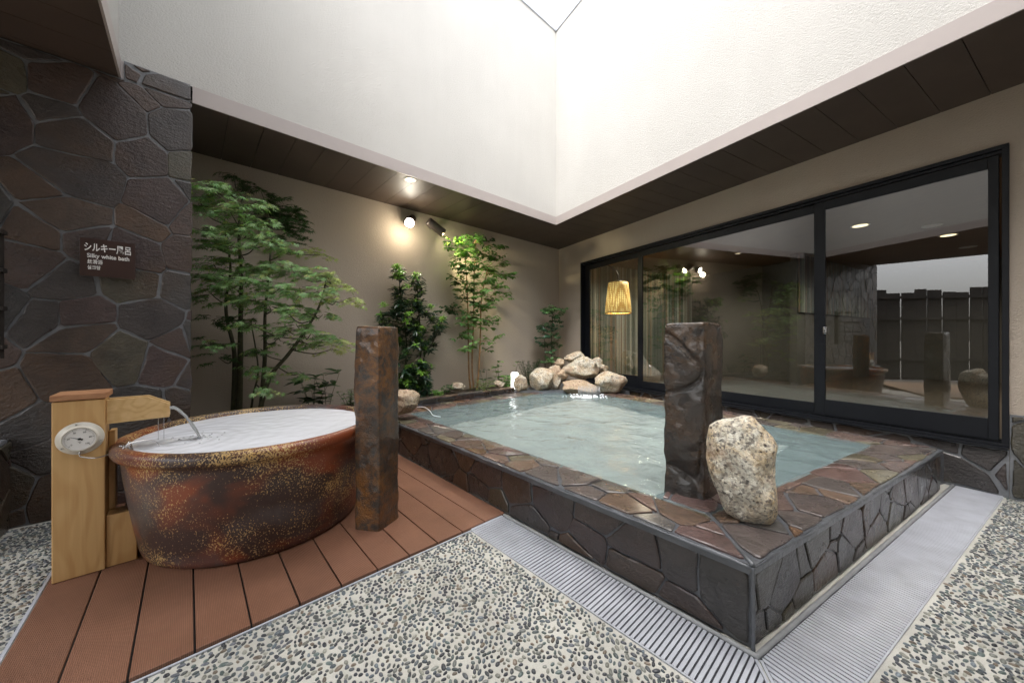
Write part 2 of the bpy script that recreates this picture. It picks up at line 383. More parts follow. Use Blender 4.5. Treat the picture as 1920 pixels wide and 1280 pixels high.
# pebbles set in the cement floor
rnd = random.Random(3); d0 = .0150; cell = {}; pts = []
def floor_ok(x, y):
    r = V((x, y))-C2; a, l, q, b = r.dot(A2), r.dot(L2), r.dot(Q2), r.dot(B2)
    if a > -.272 and b > -.247: return False
    if q > 2.71 or l > 2.955: return False
    if a < -.27 and a > -1.855 and l > 1.247: return False
    return True
for k in range(220000):
    y = rnd.uniform(.8, 2.75); x = rnd.uniform(-1, 1)*(1.52*y+.25)
    if rnd.random() > (1.52*y+.25)/(1.52*2.75+.25)*1.0+.25: continue
    if not floor_ok(x, y): continue
    i, j = int(x/d0+500), int(y/d0)
    if any((x-p[0])**2+(y-p[1])**2 < p[2] for ii in (-1, 0, 1) for jj in (-1, 0, 1) for p in cell.get((i+ii, j+jj), ())): continue
    p = (x, y, (d0*rnd.uniform(.85, 1.0))**2); cell.setdefault((i, j), []).append(p); pts.append((x, y, i, j))
PC = [(.11, .14, .16), (.16, .19, .21), (.10, .11, .115), (.055, .06, .07), (.16, .17, .16), (.24, .25, .22), (.12, .13, .15), (.20, .16, .12), (.32, .32, .27), (.08, .10, .10), (.13, .17, .16), (.035, .04, .05)]
g = MB()
for x, y, i, j in pts:
    nn = sorted(((x-p[0])**2+(y-p[1])**2, p[0], p[1]) for ii in (-1, 0, 1) for jj in (-1, 0, 1) for p in cell.get((i+ii, j+jj), ()) if (p[0], p[1]) != (x, y))
    dn = math.sqrt(nn[0][0]) if nn else d0
    an = math.atan2(nn[0][2]-y, nn[0][1]-x)+math.pi/2 if nn else 0
    if rnd.random() < .05: continue
    b = min(.0092, dn*.5*.92)*rnd.uniform(.62, 1); a = min(b*rnd.uniform(1.15, 2.1), .0145); an += rnd.uniform(-.35, .35)
    c = rnd.choice(PC); s = rnd.uniform(.55, 1.25); c = tuple(q*s for q in c)
    ca, sa = math.cos(an), math.sin(an); vv = []; n = 9; e = [rnd.uniform(.88, 1.1) for _ in range(n)]
    for sc, z in ((1, -.001), (.84, .0032), (.5, .0050)):
        for k in range(n):
            th = 2*math.pi*k/n; px, py = a*math.cos(th)*sc*e[k], b*math.sin(th)*sc*e[k]
            vv.append((x+px*ca-py*sa, y+px*sa+py*ca, z))
    f = [(r*n+k, r*n+(k+1) % n, (r+1)*n+(k+1) % n, (r+1)*n+k) for r in range(2) for k in range(n)]+[tuple(range(2*n, 3*n))]
    g.add(vv, f, c)
po = g.build('pebbles', M['pebble'], smooth=True); po['kind'] = 'stuff'; po['label'] = 'small dark river pebbles set in the pale cement floor'
print('pebbles', len(pts))

# ---------------------------------------------------------------- deck
g = MB(); rnd = random.Random(5); a = -.004; pitch = .1535
while a > -1.84:
    a0 = max(a-pitch+.006, -1.843); s = rnd.uniform(.92, 1.06)
    lf = 1.257+.003
    g.box(L(0, 0), AX, LX, UP, (a0, a-.0), (lf, 3.33), (-.01, .014), (.250*s, .120*s, .073*s)); a -= pitch
dk = thing('wooden_deck', 'reddish brown grooved deck boards under the round glazed tub', 'deck', L(-.9, 2.2))
g.build('board', M['deck'], dk, bevel=.002)
g = MB(); g.box(L(0, 0), AX, LX, UP, (-1.842, -.003), (1.26, 3.33), (.0005, .0025)); g.build('underlay', M['seam'], dk)
g = MB(); g.box(L(0, 0), AX, LX, UP, (-1.856, -1.846), (1.25, 2.94), (-.01, .008)); g.box(L(0, 0), AX, LX, UP, (-1.856, -.262), (1.243, 1.251), (-.01, .006)); g.build('edge_strip', M['steel'], dk)
# second deck towards the open side, seen mirrored in the glass
g = MB()
for i in range(22): g.box(V((-4.9, -3.4, 0)), V((1, 0, 0)), V((0, 1, 0)), UP, (i*.12, i*.12+.112), (0, 4.1), (.004, .03), (.20, .12, .07))
o = g.build('side_deck', simple('side_deck_wood', (.26, .17, .10), .6), bevel=.002); tag(o, 'brown boarded walkway at the open side, seen mirrored in the glass', 'walkway')

# ---------------------------------------------------------------- stone bath
bath = thing('stone_bath', 'large raised bath clad in dark crazy paving, full of pale blue water', 'bath', Q(1.2, .2, 0))
def isect(p, d, q, e):
    k = (q-p).cross(e)/d.cross(e); return p+d*k
def ring(ain, rin, qout, lout):      # corners: front, right, far, left for offsets
    f = isect(C2+ain*A2, L2, C2+rin*B2, Q2); r = isect(C2+rin*B2, Q2, C2+qout*Q2, B2)
    fa = isect(C2+qout*Q2, B2, C2+lout*L2, A2); le = isect(C2+lout*L2, A2, C2+ain*A2, L2); return [f, r, fa, le]
OUT = ring(0, 0, 2.5, 3.34); INN = ring(.30, .30, 2.24, 3.07); BEN = ring(.34, .62, 1.95, 2.62); SH = ring(.012, .012, 2.488, 3.335)
def quadwall(mb, a, b, z0, z1, th):   # vertical slab between 2-D points, th to the left side
    n = (b-a); n = V((-n.y, n.x)).normalized()*th
    mb.prism([v3(a, z0), v3(b, z0), v3(b+n, z0), v3(a+n, z0)], UP*(z1-z0))
g = MB()
for i in range(4):                    # masonry ring
    j = (i+1) % 4
    g.prism([v3(SH[i], 0), v3(SH[j], 0), v3(INN[j], 0), v3(INN[i], 0)], UP*(ZP-.045))
g.build('masonry', M['pgrout'], bath)
g = MB()                              # cladding of the two outer faces and the end
flags(g, [V((0, .01)), V((3.34, .01)), V((3.34, .262)), V((0, .262))], v3(SH[0]), LX, UP, .23, 11, .010, .009, .9)
SHQ = (SH[1]-SH[0]).length
g2 = MB(); flags(g2, [V((0, .01)), V((SHQ, .01)), V((SHQ, .262)), V((0, .262))], v3(SH[0]), QX, UP, .20, 12, .009, .008, .7)
g3 = MB(); flags(g3, [V((0, .01)), V((3.6, .01)), V((3.6, .262)), V((0, .262))], v3(SH[1]), BX, UP, .2, 13, .012)
for mb, nz in ((g, -AX), (g2, -BX), (g3, QX)):
    pass
def flip_if(mb, want, o, ex, ey):
    nz = ex.cross(ey)
    if nz.dot(want) < 0:
        # mirror outwards
        on = v3(o); nn = nz.normalized(); mb.v = [tuple(V(p)-nn*2*((V(p)-on).dot(nn))) for p in mb.v]; mb.f = [q[::-1] for q in mb.f]
flip_if(g, -AX, SH[0], LX, UP); flip_if(g2, -v3(B2), SH[0], QX, UP); flip_if(g3, v3(Q2), SH[1], BX, UP)
g.build('side_cladding', M['flagpool'], bath); g2.build('side_cladding', M['flagpool'], bath); g3.build('side_cladding', M['flagpool'], bath)
# coping: mortar bed and stones
g = MB(); gm = MB()
for i in range(4):
    j = (i+1) % 4
    poly = [OUT[i], OUT[j], INN[j], INN[i]]
    c = OUT[i]; ex = (OUT[j]-OUT[i]).normalized(); ey = V((-ex.y, ex.x))
    loc = [V(((p-c).dot(ex), (p-c).dot(ey))) for p in poly]
    loc = inset(loc, .004)
    flags(g, loc, v3(c, ZP-.006), v3(ex), v3(ey), .185, 20+i, .009, .011, 1.1)
def dz(d): return -(.022*max(0, (d-.19)/.11)**1.6)
ds = [0, .05, .10, .14, .18, .21, .24, .27, .30]
rings = [ring(d, d, 2.5-d*.26/.3, 3.34-d*.9) for d in ds]
for i in range(4):
    j = (i+1) % 4; nseg = 60; vv = []
    for q_, (d, rg) in enumerate(zip(ds, rings)):
        for k in range(nseg+1):
            p = rg[i].lerp(rg[j], k/nseg); vv.append((p.x, p.y, ZP-.0065+dz(d)+.0022*noise.noise(V((p.x*21, p.y*21, 5)))))
    m_ = nseg+1; gm.add(vv, [(a_*m_+k, a_*m_+k+1, (a_+1)*m_+k+1, (a_+1)*m_+k) for a_ in range(len(ds)-1) for k in range(nseg)])
    gm.add([v3(rings[0][i], ZP-.04), v3(rings[0][j], ZP-.04), v3(rings[0][j], ZP-.0065), v3(rings[0][i], ZP-.0065)], [(0, 1, 2, 3)])
gm.build('coping_mortar', M['pgrout'], bath, smooth=True)
# the coping dips a few millimetres towards the water
def dip(mb):
    nv = []
    for p in mb.v:
        r = V((p[0], p[1]))-C2
        d = min(r.dot(A2), r.dot(B2), 2.5-r.dot(Q2), 3.34-r.dot(L2))
        nv.append((p[0], p[1], p[2]+dz(d)))
    mb.v = nv
dip(g); g.build('coping', M['flagcope'], bath)
# rough lip of mortar along the outer arrises
g = MB()
for i, n in ((0, 90), (3, 110), (1, 110)):
    j = (i+1) % 4; a, b = OUT[i], OUT[j]; pp = []
    for k in range(n+1):
        p = a.lerp(b, k/n); w = noise.noise(V((p.x*14, p.y*14, 2)))
        pp.append(v3(p, ZP-.014+.004*w)+V((noise.noise(V((p.x*9, p.y*9, 7)))*.006, noise.noise(V((p.x*11, p.y*9, 17)))*.006, 0)))
    g.tube(pp, [.0065+.0045*noise.noise(q*13) for q in pp], 7)
g.tube([v3(OUT[0].lerp(INN[0], k/10), ZP-.004-.012*k/10) for k in range(11)], .009, 6)
g.tube([v3(OUT[0], ZP*k/24)+V((noise.noise(V((k, 1, 1)))*.004, noise.noise(V((k, 5, 1)))*.003, 0)) for k in range(24)], [.007+.005*noise.noise(V((k*.8, 0, 3))) for k in range(24)], 7)
g.build('mortar_lip', M['pgrout'], bath, smooth=True)
# stone pad in the corner that carries the pillar
pad = [INN[0]-Q2*.012-B2*.012, INN[0]+Q2*.46-B2*.012, INN[0]+Q2*.40+L2*.10, INN[0]+Q2*.16+L2*.26, INN[0]+L2*.20-A2*.012]
g = MB(); g.prism([v3(p, 0) for p in pad], UP*.283); g.build('corner_pad', M['pgrout'], bath, bevel=.006)
g = MB(); flags(g, [p-pad[0] for p in pad], v3(pad[0], .283), V((1, 0, 0)), V((0, 1, 0)), .15, 63, .007, .010); g.build('pad_stone', M['flagcope'], bath)
# inside
g = MB()
for i in range(4):
    j = (i+1) % 4
    g.add([v3(INN[i], ZP-.03), v3(INN[j], ZP-.03), v3(INN[j], .02), v3(INN[i], .02)], [(3, 2, 1, 0)])
    g.add([v3(INN[i], .13), v3(INN[j], .13), v3(BEN[j], .13), v3(BEN[i], .13)], [(0, 1, 2, 3)])
    g.add([v3(BEN[i], .13), v3(BEN[j], .13), v3(BEN[j], -.2), v3(BEN[i], -.2)], [(3, 2, 1, 0)])
g.build('inner_bench', simple('bench_stone', (.075, .080, .075), .5, var=.5, vs_=6), bath)
g = MB(); g.prism([v3(p, -.035) for p in BEN], UP*.0155); g.build('basin_floor', M['poolfloor'], bath)
# water
g = MB(); n = 150; vv = []; ZW = .2855
WP = ring(.19, .19, 2.33, 3.16)
for i in range(n+1):
    for j in range(n+1):
        s, t_ = i/n, j/n
        p = WP[0].lerp(WP[1], s).lerp(WP[3].lerp(WP[2], s), t_)
        vv.append((p.x, p.y, ZW-.004+.0035*noise.noise(V((p.x*5, p.y*7, 0)))+.0014*noise.noise(V((p.x*15, p.y*19, 3)))))
g.add(vv, [(i*(n+1)+j, (i+1)*(n+1)+j, (i+1)*(n+1)+j+1, i*(n+1)+j+1) for i in range(n) for j in range(n)])
struct(g.build('water', M['pool'], smooth=True))
# kerb of the plant bed and bed soil
bed = thing('planter_kerb', 'low dark stone kerb edging the plant bed behind the bath', 'kerb', L(1.5, 3.4))
ka0, ka1 = -2.55, 2.02
g = MB(); g.box(L(0, 0), AX, LX, UP, (ka0, ka1), (3.352, 3.45), (0, .36)); g.build('core', M['pgrout'], bed)
g = MB(); pl = [V((0, .30)), V((ka1-ka0, .30)), V((ka1-ka0, .352)), V((0, .352))]
flags(g, pl, L(ka0, 3.352), AX, UP, .2, 31, .010, .010, 1.2); flags(g, [V((0, .01)), V((-ka0-.02, .01)), V((-ka0-.02, .29)), V((0, .29))], L(ka0, 3.352), AX, UP, .2, 32, .010)
g.build('face_stone', M['flagpool'], bed)
g = MB(); flags(g, [V((0, -.016)), V((ka1-ka0, -.016)), V((ka1-ka0, .098)), V((0, .098))], L(ka0, 3.352, .357), AX, LX, .2, 33, .012, .010, 1.5)
g.build('top_stone', M['flagcope'], bed)
g = MB(); n1, n2 = 90, 12; vv = []
for i in range(n1+1):
    for j in range(n2+1):
        aa = -2.7+6.5*i/n1; ll = 3.45+.47*j/n2; p = L(aa, ll)
        vv.append((p.x, p.y, .325+.022*noise.noise(p*6)+.01*noise.noise(p*23)))
g.add(vv, [(i*(n2+1)+j, (i+1)*(n2+1)+j, (i+1)*(n2+1)+j+1, i*(n2+1)+j+1) for i in range(n1) for j in range(n2)])
sl = g.build('soil', M['soil'], smooth=True); sl['kind'] = 'structure'
# corner platform under the rock pile
g = MB(); g.prism([L(ka1, 3.33, 0), Q(2.72, 2.9, 0), Q(2.72, 3.7, 0), L(ka1+1.2, 3.88, 0), L(ka1, 3.88, 0)], UP*.315)
struct(g.build('stone_ledge', M['pgrout']))
# ledge between the bath and the window wall
g = MB(); g.prism([Q(2.505, .06), Q(2.72, .02), Q(2.72, 3.6), Q(2.505, 3.6)], UP*.22); 
gg = MB(); flags(gg, [V((0, 0)), V((3.4, 0)), V((3.4, .19)), V((0, .19))], Q(2.515, .1, .22), BX, -QX, .17, 41, .01)
ld = thing('wall_ledge', 'narrow sunken stone ledge between the bath and the window wall', 'ledge', Q(2.6, 1, 0))
g.build('core', M['pgrout'], ld)
gg.v = [tuple(V(p)+QX*0) for p in gg.v]; flip_if(gg, UP, V((0, 0)), BX, -QX) if False else None
gg2 = MB(); flags(gg2, [V((0, 0)), V((.19, 0)), V((.19, 3.4)), V((0, 3.4))], Q(2.515, .1, .22), QX, BX, .17, 41, .01); gg2.build('top_stone', M['flagcope'], ld)

# ---------------------------------------------------------------- drains
def clip3(poly, n, d): return clip(poly, n, d)
CO = isect(C2-.258*A2, L2, C2-.232*B2, Q2); CI = isect(C2-.026*A2, L2, C2-.026*B2, Q2)
mit = (CO-CI); mn = V((mit.y, -mit.x)).normalized()       # normal of the mitre line
for side in (0, 1):
    if side == 0:
        dr = thing('drain_grate', 'grey slatted drain grate between the deck and the bath corner', 'drain grate', L(-.14, .6), 'slatted drain grates round the bath')
        o_, e1, e2, lo, hi, off0, off1, sg = C2, L2, -A2, -.45, 1.250, .029, .252, (1 if mn.dot(L2) < 0 else -1)
    else:
        dr = thing('drain_grate', 'long grey slatted drain grate running from the bath corner to the window wall', 'drain grate', Q(1.2, -.14), 'slatted drain grates round the bath')
        o_, e1, e2, lo, hi, off0, off1, sg = C2, Q2, -B2, -.45, 2.70, .029, .226, (1 if mn.dot(Q2) < 0 else -1)
    nrm = mn*sg; dd = nrm.dot(CO)-.006
    bars = MB(); k = lo
    rods = MB()
    while k < hi:
        pl = [o_+e1*k+e2*off0, o_+e1*(k+.0126)+e2*off0, o_+e1*(k+.0126)+e2*off1, o_+e1*k+e2*off1]
        pl = clip(pl, nrm, dd-.008)
        if len(pl) >= 3: bars.prism([v3(p, -.012) for p in pl], UP*.018)
        k += .0182
    for off in (off0+.022, (off0+off1)/2, off1-.012):
        pl = clip([o_+e1*lo+e2*off, o_+e1*hi+e2*off, o_+e1*hi+e2*(off+.007), o_+e1*lo+e2*(off+.007)], nrm, dd-.01)
        rods.prism([v3(p, -.010) for p in pl], UP*.0115)
    pl = [o_+e1*lo+e2*(off0-.02), o_+e1*hi+e2*(off0-.02), o_+e1*hi+e2*(off1+.006), o_+e1*lo+e2*(off1+.006)]
    fr = MB(); q = clip([o_+e1*lo+e2*(off1+.001), o_+e1*hi+e2*(off1+.001), o_+e1*hi+e2*(off1+.006), o_+e1*lo+e2*(off1+.006)], nrm, dd)
    fr.prism([v3(p, -.01) for p in q], UP*.016)
    mp = CI-nrm*.0; q = [CI-nrm*.003+e2*0, CO-nrm*.003, CO-nrm*.012, CI-nrm*.012]; fr.prism([v3(p, -.012) for p in q], UP*.018)
    fr.prism([v3(o_+e1*(hi+.001)+e2*off0, -.01), v3(o_+e1*(hi+.009)+e2*off0, -.01), v3(o_+e1*(hi+.009)+e2*off1, -.01), v3(o_+e1*(hi+.001)+e2*off1, -.01)], UP*.017)
    bars.build('bar', M['steel'], dr, bevel=.0012); rods.build('cross_rod', M['steel'], dr); fr.build('frame', M['steel'], dr)
    g = MB(); q = clip(pl, nrm, dd); g.prism([v3(p, .0006) for p in q], UP*.0012); g.build('channel', M['dark'], dr)
    st = MB(); n = 70; pp = [v3(o_+e1*(lo*0-.02+(hi+.02)*i/n)+e2*.018, .006) for i in range(n+1)]
    st.tube(pp, [.0095+.0018*noise.noise(p*30) for p in pp], 8); st.build('sealant', M['strip'], dr, smooth=True)
# raise bars above the floor sheet (the channel is a dark sheet 3 mm below the bar tops)

# ---------------------------------------------------------------- walls
def slab(name, a, b, z0, z1, th, m, parent=None):   # a->b, thickness to the left of direction
    mb = MB(); quadwall(mb, a, b, z0, z1, th); return mb.build(name, m, parent)
bw = slab('back_wall', O[0]+A2*.2, V((O[1].x, O[1].y)), 0, 2.95, -.2, M['lower']); tag(bw, 'taupe stucco wall behind the plants, lit by a wall spotlight', 'wall')
ww = thing('window_wall', 'taupe stucco wall with the wide black sliding window', 'wall', Wn(2, 0))
def wbox(mb, w0, w1, q0, q1, z0, z1, col=(1, 1, 1)): mb.box(v3(P2), BX, QX, UP, (w0, w1), (q0, q1), (z0, z1), col)
g = MB(); wbox(g, -6.9, -.016, 0, .16, 0, 2.95); wbox(g, 4.2, 4.82, 0, .16, 0, 2.95); wbox(g, -.016, 4.2, 0, .16, 2.344, 2.95); wbox(g, -.016, 4.2, .0, .16, 0, .30)
g.build('stucco', M['lower'], ww)
g = MB()
fl1 = [V((0, .01)), V((4.2+.016, .01)), V((4.216, .318)), V((0, .318))]
flags(g, fl1, Wn(-.016, 0, 0), BX, UP, .26, 51, .02, .016, 1.2)
flags(g, [V((0, .01)), V((5, .01)), V((5, .55)), V((0, .55))], Wn(-5.016-.004, 0, 0), BX, UP, .27, 52, .02, .016, 1.2)
nz = BX.cross(UP)
if nz.dot(-QX) < 0:
    on = v3(P2); nn = nz.normalized(); g.v = [tuple(V(p)-nn*2*((V(p)-on).dot(nn))) for p in g.v]; g.f = [q[::-1] for q in g.f]
g.build('base_stone', M['flagpool'], ww)
g = MB(); wbox(g, -5, -.018, -.010, -.0006, 0, .555); wbox(g, -.016, 4.2, -.010, -.0006, 0, .322); g.build('base_grout', M['grout'], ww)
# upper light well
up = []
for i, lab in ((0, 'left cream stucco face of the light well above the plants'), (3, 'right cream stucco face of the light well above the window'), (1, 'shaded cream stucco face of the light well at the far left'), (2, 'cream stucco face closing the light well behind the viewer')):
    j = (i+1) % 4; a, b = W[i], W[j]
    th = thing('well_wall', lab, 'wall', v3((a+b)/2, ZC), 'stucco faces of the light well')
    mb = MB(); d = (b-a).normalized(); nr = V((d.y, -d.x))     # outward
    cen = sum(W, V((0, 0)))/4
    if nr.dot(cen-a) > 0: nr = -nr
    mb.prism([v3(a, ZT), v3(b, ZT), v3(b+nr*.2, ZT), v3(a+nr*.2, ZT)], UP*(ZTOP-ZT)); mb.build('stucco', M['upper'], th)
    mb = MB(); ii = nr*-.012
    if i == 0:
        sA = aof(onL(231, 125, 2.98)); sB = aof(onL(361, 160, 2.98))
        pB = C2+A2*sB+L2*lof(v3(a)); pA = C2+A2*sA+L2*lof(v3(a))
        segs = [(a, pB), (pA, b)]
    else: segs = [(a, b)]
    for p, q in segs:
        mb.prism([v3(p+ii, ZC-.004), v3(q+ii, ZC-.004), v3(q-nr*.0005, ZC-.004), v3(p-nr*.0005, ZC-.004)], UP*(ZT-ZC+.004))
    mb.build('trim', M['trim'], th)
    mb = MB(); mb.prism([v3(a+ii, ZTOP), v3(b+ii, ZTOP), v3(b+nr*.22, ZTOP), v3(a+nr*.22, ZTOP)], UP*.03); mb.build('top_flashing', M['steel'], th)
# soffit: boards square to the walls
sf = thing('soffit', 'dark brown boarded soffit round the light well', 'soffit', v3(W[0], ZC))
g = MB()
def boards(poly, d, pitch=.2185, off=0.0):      # boards run along d, laid side by side
    n = V((d.y, -d.x)); ks = [n.dot(p) for p in poly]; k = math.floor(min(ks)/pitch)*pitch+off
    while k < max(ks)+pitch:
        q = clip(clip(poly, n, k+pitch-.004), -n, -k)
        if len(q) >= 3: g.prism([v3(p, ZC) for p in q], UP*.015)
        k += pitch
dg = (O[0]-W[0])
boards([O[0], O[1], W[1], W[0]], L2); boards([O[0], W[0], W[3], O[3]], Q2)
boards([O[1], O[2], W[2], W[1]], A2); boards([O[2], O[3], W[3], W[2]], L2)
g.build('panel', M['soffit'], sf)
g = MB()
for i in range(4):
    j = (i+1) % 4; g.prism([v3(p, ZC+.0152) for p in (O[i], O[j], W[j].lerp(O[j], .03), W[i].lerp(O[i], .03))], UP*.08)
g.build('backing', M['seam'], sf)
# unseen wall added behind the viewer to block light and show in reflections
s2 = slab('added_rear_wall', V((-2.4, -4.1)), V((7.0, -4.1)), 0, 2.95, -.2, M['lower']); tag(s2, 'unseen taupe stucco wall added behind the viewer to block light', 'wall')
# stone clad pier at left
pier = thing('stone_wall', 'dark crazy paving wall at the left carrying the bath sign', 'wall', L(-3, 3))
aR = aof(onL(361, 500, 2.98)); aM = aof(onL(231, 125, 2.98)); aL = aR-2.35
g = MB(); g.box(L(0, 0), AX, LX, UP, (aL, aR-.012), (2.993, 3.885), (0, ZC-.006)); g.box(L(0, 0), AX, LX, UP, (aM+.002, aR-.012), (2.993, 3.008), (ZC-.01, ZT)); g.build('core', M['grout'], pier)
g = MB(); flags(g, [V((0, .0)), V((aR-aL, .0)), V((aR-aL, ZC-.012)), V((0, ZC-.012))], L(aL, 2.993), AX, UP, .20, 93, .008, .009, 1.25)
flags(g, [V((0, 0)), V((aR-aM-.004, 0)), V((aR-aM-.004, ZT-ZC+.004)), V((0, ZT-ZC+.004))], L(aM+.004, 2.993, ZC-.006), AX, UP, .3, 78, .009, .014, 1.3)
g.build('stone_facing', M['flagwall'], pier)
# small low stone bath end at the far left
o = thing('low_stone_wall', 'low dark stone wall end at the far left edge', 'wall', onZ(0, 1000, 0))
p0 = onZ(17, 990, 0); g = MB(); g.box(p0, AX, LX, UP, (-.9, 0), (-.42, .0), (0, .50)); g.build('core', M['grout'], o, bevel=.01)
g = MB(); flags(g, [V((0, 0)), V((.42, 0)), V((.42, .49)), V((0, .49))], p0-LX*.42, LX, UP, .24, 5, .012); nn = LX.cross(UP).normalized()
if nn.dot(AX) < 0:
    g.v = [tuple(V(p)-nn*2*((V(p)-p0).dot(nn))) for p in g.v]; g.f = [q[::-1] for q in g.f]
g.build('stone_facing', M['flagwall'], o)
# dark slatted wooden screen, only its edge in view
o = thing('slatted_screen', 'dark wooden slatted screen at the upper left edge', 'screen', onL(-10, 500, 2.7))
p0 = onL(4, 500, 2.85); p0.z = 0; g = MB(); g.box(p0, AX, LX, UP, (-.06, 0), (-.03, .03), (.95, 1.62)); g.build('post', M['fence'], o)
g = MB()
for z in (1.0, 1.20, 1.40, 1.6): g.box(p0, AX, LX, UP, (-.7, .012), (-.045, .02), (z, z+.022))
g.build('rail', M['fence'], o)
# fence and trees on the open side
fn = thing('plank_fence', 'dark rough plank fence with gaps at the open side', 'fence', V((-6.2, -1, 0)))
fa, fb = V((-5.0, 2.6)), V((-7.6, -4.4)); fd = (fb-fa).normalized(); fnm = V((-fd.y, fd.x)); rnd = random.Random(8)
g = MB(); k = 0; ln = (fb-fa).length
while k < ln:
    w = rnd.uniform(.22, .30); h = 2.30+rnd.uniform(-.06, .09)
    g.box(v3(fa), v3(fd), v3(fnm), UP, (k, k+w), (0, .03), (0, h)); k += w+rnd.choice((.006, .045, .06, .03, .05))
g.build('plank', M['fence'], fn)
g = MB()
for z in (.5, 1.55, 2.1): g.box(v3(fa), v3(fd), v3(fnm), UP, (0, ln), (.031, .08), (z, z+.07))
g.build('rail', M['fence'], fn)
for i, (x, y) in enumerate(((-9, 3.8), (-10, 2.4), (-9.6, 1.2), (-10.6, .4))):
    tr = thing('tree', ['bare twiggy tree beyond the fence, nearest the back wall', 'slim bare tree beyond the fence, second from the back wall', 'bare tree beyond the fence, third from the back wall', 'bare tree beyond the fence, farthest from the back wall'][i], 'tree', V((x, y, 0)), 'bare trees beyond the fence')
    rnd = random.Random(60+i); g = MB(); tw = MB(); b = V((x, y, -.03)); g.tube([b, b+V((.05, 0, 2)), b+V((0, .1, 4.3))], [.07, .05, .015], 6)
    for k in range(70):
        z = rnd.uniform(1.6, 4.2); s = b+V((0, 0, z)); d = V((rnd.uniform(-1, 1), rnd.uniform(-1, 1), rnd.uniform(.2, 1.1))).normalized()*rnd.uniform(.4, .8)
        tw.tube([s, s+d*.5, s+d], [.012, .008, .003], 4)
        for m in range(9):
            e = s+d*rnd.uniform(.4, 1); f_ = V((rnd.uniform(-1, 1), rnd.uniform(-1, 1), rnd.uniform(-.3, 1)))*.2; tw.tube([e, e+f_], [.005, .002], 3)
            c = e+f_; tw.add([c, c+V((.03, .02, .01)), c+V((.01, .03, .04)), c+V((-.02, .0, .03))], [(0, 1, 2, 3)])
    g.build('trunk', M['twig'], tr); tw.build('crown', M['twig'], tr)

# ---------------------------------------------------------------- sliding window
win = thing('sliding_window', 'wide black framed sliding window of three panes on the right wall', 'window', Wn(2, 0, .334))
g = MB(); WR, WL, ZB, ZH = -.016, 4.2, .334, 2.344
for args in ((WR, WL, -.022, .09, ZH-.028, ZH+.0), (WR, WL, -.022, .09, ZB-.004, ZB+.022), (WR, WR+.028, -.022, .09, ZB+.022, ZH-.028), (WL-.028, WL, -.022, .09, ZB+.022, ZH-.028)): wbox(g, *args)
for (q0, q1, z0, z1) in ((.0, .09, ZH-.05, ZH-.028), (.012, .02, ZB+.022, ZB+.034), (.05, .09, ZB+.022, ZB+.04)): wbox(g, WR+.028, WL-.028, q0, q1, z0, z1)
g.build('frame', M['alu'], win, bevel=.002)
sill = MB(); wbox(sill, WR, WL, -.045, -.0225, ZB-.012, ZB+.002); sill.build('sill', M['alu'], win, bevel=.002)
for k, (w0, w1, q, zb) in enumerate(((3.035, 4.165, .055, .475), (.96, 3.02, .03, .425), (.025, 1.02, .004, .455))):
    zb2 = {0: .53, 1: .468, 2: .512}[k]; g = MB(); st = {0: (.03, .11), 1: (.075, .055), 2: (.045, .075)}[k]
    wbox(g, w0, w0+st[0], q, q+.024, ZB+.036, ZH-.055); wbox(g, w1-st[1], w1, q, q+.024, ZB+.036, ZH-.055)
    wbox(g, w0+st[0], w1-st[1], q, q+.024, ZB+.036, zb2); wbox(g, w0+st[0], w1-st[1], q, q+.024, 2.212, ZH-.055)
    sh = g.build('sash', M['alu'], win, bevel=.003)
    g = MB(); wbox(g, w0+st[0]-.004, w1-st[1]+.004, q+.009, q+.013, zb2-.004, 2.216); g.build('pane', M['glass'], sh)
g = MB(); wbox(g, .93, .955, -.012, .004, 1.10, 1.16); wbox(g, .935, .95, -.022, -.012, 1.115, 1.145); g.build('latch', M['chrome'], win, bevel=.002)

# ---------------------------------------------------------------- room behind the glass
ri = thing('bath_hall', 'dim room behind the sliding window with a brown ceiling', 'room', Wn(2, 3))
g = MB(); wbox(g, -5.5, 4.7, .17, 8, 2.47, 2.55); g.build('ceiling', M['iceil'], ri)
g = MB(); wbox(g, -5.5, 4.7, .17, 8, .20, .28); g.build('floor', M['ifloor'], ri)
g = MB(); wbox(g, 4.56, 4.7, .17, 8, .28, 2.47); wbox(g, 2.4, 4.56, 3.6, 3.7, .28, 2.47); wbox(g, -5.5, 2.4, 6.4, 6.5, .28, 2.47); wbox(g, -5.6, -5.5, .17, 8, .28, 2.47); wbox(g, 2.3, 2.4, 3.0, 6.4, .28, 2.47)
g.build('wall', M['iwall'], ri)
rnd = random.Random(4); bm = [(.17, .21, .19), (.10, .13, .12), (.27, .30, .27), (.24, .18, .13), (.14, .18, .17), (.46, .48, .45)]
def bamboo(a0, a1, fun, z0, z1, label):
    t_ = thing('bamboo_screen', label, 'screen', fun(a0, z0), 'bamboo screens in the room'); g = MB(); s = a0
    while s < a1:
        r = rnd.uniform(.011, .020); c = rnd.choice(bm); p = fun(s+r, z0); q = fun(s+r, z1)
        zs = [z0+(z1-z0)*k/4 for k in range(5)]; g.tube([V((p.x, p.y, z)) for z in zs], r, 7, c, False); s += 2*r+.004
    g.build('culm', M['bamboo'], t_, smooth=True); g = MB()
    z = z0+.1
    while z < z1:
        p, q = fun(a0, z), fun(a1, z); g.tube([p, q], .004, 4, (.1, .09, .06)); z += .21
    g.build('tie_wire', M['bamboo'], t_)
bamboo(.2, 3.58, lambda s, z: Wn(4.535, s, z), .29, 2.46, 'tall bamboo screen behind the woven lamp')
bamboo(3.0, 6.38, lambda s, z: Wn(2.275, s, z), 1.50, 2.46, 'short bamboo panel high on the inner wall')
